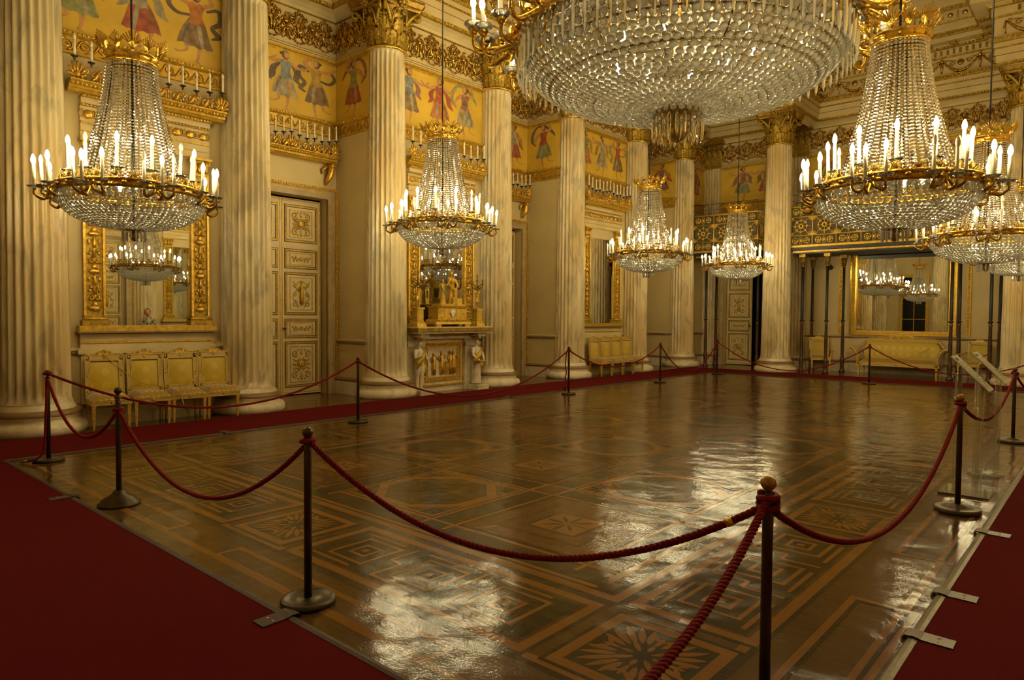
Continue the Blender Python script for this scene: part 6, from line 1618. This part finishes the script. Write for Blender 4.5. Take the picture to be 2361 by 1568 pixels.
def big_chandelier():
    X, Y, Z = -4.97, 9.26, 5.70
    t = thing('chandelier', 'giant central crystal chandelier cut off by the top edge', 'chandelier', (X, Y, Z), 0)
    mb = MB(); mb.lathe([(2.18, -.06), (2.30, -.08), (2.36, -.03), (2.33, .02), (2.33, .12), (2.38, .16), (2.35, .22), (2.2, .22)], 80, cap=False)
    for k in range(60):
        a = 2*PI*k/60; palmette(mb, frame((2.25*cos(a), 2.25*sin(a), .22), (-sin(a), cos(a), 0), Vector((0, 0, 1))), .26, .10)
        mb.ball((2.35*cos(a), 2.35*sin(a), .07), (.07, .07, .05), 6, 4)
    mb.obj('ring', 'gold_ring', t)
    mb = MB(); bowl(mb, [(2.27, -.10), (2.28, -.22), (2.20, -.42), (2.02, -.62), (1.68, -.80), (1.25, -.92), (.75, -1.0), (.34, -1.03)], .122, .112, PEB, thick=.55)
    stuff(mb.obj('crystal_bowl', 'crystal_big', t))
    # gilt hoops and ribs that carry the stones
    mb = MB()
    for r, z in ((2.16, -.42), (1.86, -.70), (1.22, -.885), (.72, -.955)): mb.tube([(r*cos(2*PI*i/48), r*sin(2*PI*i/48), z) for i in range(49)], .016, 5, cap=False)
    for k in range(16):
        a = 2*PI*k/16; mb.tube([(r*cos(a), r*sin(a), z) for r, z in ((2.22, -.1), (2.22, -.22), (2.14, -.42), (1.96, -.6), (1.62, -.77), (1.2, -.88), (.7, -.96), (.3, -.98))], .013, 4)
    mb.obj('frame', 'gold_dark', t)
    PR = MB(); PR.many(PRISM[0], PRISM[1], [np_frame((0, 0, -.26), (1, 0, 0), (0, 1, 0), (0, 0, 1), .066, .066, .50)]); PR.ball((0, 0, .02), .03, 6, 4); PRM = PR.mesh('prism_drop', 'crystal')
    for k in range(84):
        a = 2*PI*k/84; link('prism_drop', PRM, t, (2.345*cos(a), 2.345*sin(a), -.10), a)
    # inner hanging curtains of stones above the bowl, and the upper cone
    mb = MB(); tent(mb, .75, 2.1, 3.4, .25, 84, 34, 1.8); stuff(mb.obj('bead_tent', 'crystal', t))
    mb = MB(); Ms = []
    for rr, n, zz, hh in ((1.85, 90, .05, .16), (1.85, 90, -.12, .16), (1.85, 90, -.29, .16), (1.35, 64, -.30, .16), (1.35, 64, -.46, .16), (.8, 40, -.46, .16), (.8, 40, -.62, .16)):
        for i in range(n):
            a = 2*PI*i/n; Ms.append(np_frame((rr*cos(a), rr*sin(a), zz), (-sin(a), cos(a), 0), (0, 0, 1), (cos(a), sin(a), 0), .115, hh, .05))
    mb.many(GEM6[0], GEM6[1], Ms); stuff(mb.obj('inner_crystals', 'crystal', t))
    mb = MB(); mb.lathe([(.0, -1.0), (.33, -1.01), (.35, -1.04), (.32, -1.09), (.20, -1.11), (.17, -1.2), (.19, -1.3), (.15, -1.4), (.08, -1.47), (.0, -1.5)], 24, cap=False)
    mb.obj('finial', 'gold_dark', t)
    GB = MB(); GB.many(GEM8[0], GEM8[1], [np_frame((0, 0, 0), (0, 1, 0), (0, 0, 1), (1, 0, 0), .085, .095, .05)]); GBM = GB.mesh('crystal_button', 'crystal_big')
    P2 = MB(); P2.many(PRISM[0], PRISM[1], [np_frame((0, 0, -.2), (1, 0, 0), (0, 1, 0), (0, 0, 1), .055, .055, .36)]); P2M = P2.mesh('prism_drop', 'crystal_clear')
    for k in range(20):
        a = 2*PI*k/20; link('crystal_button', GBM, t, (.355*cos(a), .355*sin(a), -1.06), a); link('prism_drop', P2M, t, (.35*cos(a+.15), .35*sin(a+.15), -1.10), a)
        if k % 2: link('prism_drop', P2M, t, (.24*cos(a), .24*sin(a), -1.14), a)
    mb = MB(); mb.tube([(0, 0, -1.0), (0, 0, HC-Z)], .03, 8); mb.tube([(.75*cos(i*PI/8), .75*sin(i*PI/8), 3.4) for i in range(17)], .05, 6, cap=False); mb.obj('rod', 'gold_dark', t)
    # branched arms with glass cups
    spots = [(0, 3.00, .10), (-.085, 2.86, -.03), (.085, 2.86, -.03), (-.14, 2.62, .10), (.14, 2.62, .10)]
    mb = MB()
    for da, r, z in spots:
        c, s_ = cos(da), sin(da)
        mb.tube(curve([(2.33, 0, .08), (2.42, s_*1.2, -.10), ((r-.13)*c, (r-.13)*s_, z-.27), ((r-.01)*c, (r-.01)*s_, z-.20), (r*c, r*s_, z-.03)], 4), [.035, .045, .05, .05, .045, .045, .042, .042, .04, .04, .036, .034, .032, .03, .028, .028, .028], 7)
        mb.lathe([(.03, -.05), (.05, -.03), (.03, -.015), (.06, .0), (.085, .03), (.075, .035), (.0, .03)], 14, (r*c, r*s_, z))
    mb.ball((2.42, 0, .06), (.10, .13, .13), 8, 6); mb.ball((2.46, 0, -.16), (.05, .05, .07), 7, 5)
    ARM = mb.mesh('candle_arm', 'gold_ring')
    mb = MB(); n = 24; prof = [(.05, .03), (.085, .05), (.125, .085), (.135, .12), (.128, .12), (.118, .088), (.078, .055), (.045, .038)]; vs = []
    for r, z in prof:
        for i in range(n): w = 2*PI*i/n; rr = r*(1+.07*cos(8*w)*(r > .07)); vs.append((rr*cos(w), rr*sin(w), z))
    mb.add(vs, [(j*n+i, j*n+(i+1) % n, (j+1)*n+(i+1) % n, (j+1)*n+i) for j in range(len(prof)-1) for i in range(n)], 0, True); CUP = mb.mesh('glass_cup', 'pan_glass')
    cb = MB(); cb.lathe([(.034, 0), (.032, .30), (.016, .305)], 12); CB = cb.mesh('candle', 'candle'); b1, b2 = bulb_mesh('bulb_lit', 1.7), bulb_mesh('bulb_off', 1.7)
    rnd = random.Random(3)
    for k in range(10):
        a = math.radians(41.4)+2*PI*k/10; link('candle_arm', ARM, t, rz=a)
        for da, r, z in spots: add_candle(t, r*cos(a+da), r*sin(a+da), z+.035, rnd.random() < .8, None, CB, b1, b2, CUP, .30)
    for k in range(10):
        a = 2*PI*k/10; link('inner_bulb', b1, t, (1.05*cos(a), 1.05*sin(a), -.25))
    for o in t.children:
        if o.name.startswith('drip_pan'): o.name = 'glass_cup'; o.location.z -= .02
big_chandelier()

# ------------------------------------------------------------------ a visitor, seen in the near mirror
def visitor():
    t = thing('person', 'woman in flowered blouse with tied back hair, reflected in near mirror', 'person', (.33, 8.60, .014), math.radians(200)); t.scale = (1.05, 1.05, 1.06)
    mb = MB(); T = body(mb, 0, 1.66)
    T([(0, .105, .79), (.02, .15, .64), (.12, .10, .60), (.17, .04, .62)], [.044, .036, .026, .02]); T([(0, -.105, .79), (.02, -.15, .64), (.12, -.10, .60), (.17, -.03, .62)], [.044, .036, .026, .02])
    for s in (-1, 1):
        for k in range(5): mb.tube([(.283, s*(.055-.012*k)+s*.02, 1.03+.012*(k % 2)), (.31, s*(.045-.012*k), 1.035), (.318, s*(.03-.012*k), 1.02)], [.010, .009, .007], 5, 0)
        mb.tube([(.27, s*.08, 1.035), (.295, s*.075, 1.055), (.31, s*.06, 1.055)], [.011, .010, .008], 5, 0)
    o = mb.obj('body', 'skin', t); remesh(o, .012)
    mb = MB(); mb.ball((-.012, 0, 1.575), (.105, .092, .115), 12, 8); mb.ball((-.11, 0, 1.53), (.05, .045, .06), 8, 6); mb.v = [(min(x, .035+.3*max(0, z-1.60)), y, z) for x, y, z in mb.v]; mb.obj('hair', 'hair', t)
    mb = MB(); h = 1.66
    mb.tube([(0, 0, .86*h), (0, 0, .81*h), (0, 0, .70*h), (0, 0, .60*h), (0, 0, .50*h)], [.09, .165, .178, .17, .185], 14)
    for s in (-1, 1): mb.tube([(0, s*.09*h, .80*h), (.02*h, s*.155*h, .64*h), (.07*h, s*.13*h, .615*h)], [.085, .075, .065], 10)
    o = mb.obj('blouse', 'printed_cloth', t); remesh(o, .016)
    mb = MB()
    for s in (-1, 1): mb.tube([(0, s*.052*h, .52*h), (.012*h, s*.056*h, .38*h), (0, s*.056*h, .2*h), (-.01*h, s*.056*h, .04*h)], [.125, .11, .085, .075], 10)
    o = mb.obj('trousers', 'ink', t); remesh(o, .018)
visitor()

# ------------------------------------------------------------------ light, view
w = bpy.data.worlds.new('world'); sc.world = w; w.use_nodes = True
w.node_tree.nodes['Background'].inputs[0].default_value = (1., .75, .45, 1); w.node_tree.nodes['Background'].inputs[1].default_value = .0
sc.view_settings.view_transform = 'Standard'; sc.view_settings.look = 'None'; sc.view_settings.gamma = 1; sc.view_settings.use_curve_mapping = False
sc.view_settings.exposure = 0.
cy = sc.cycles
cy.max_bounces = 6; cy.diffuse_bounces = 2; cy.glossy_bounces = 3; cy.transmission_bounces = 5; cy.transparent_max_bounces = 8
cy.caustics_reflective = False; cy.caustics_refractive = False; cy.sample_clamp_indirect = 4.; cy.use_light_tree = False
cy.use_adaptive_sampling = True; cy.adaptive_threshold = .18; cy.adaptive_min_samples = 16; cy.use_denoising = True
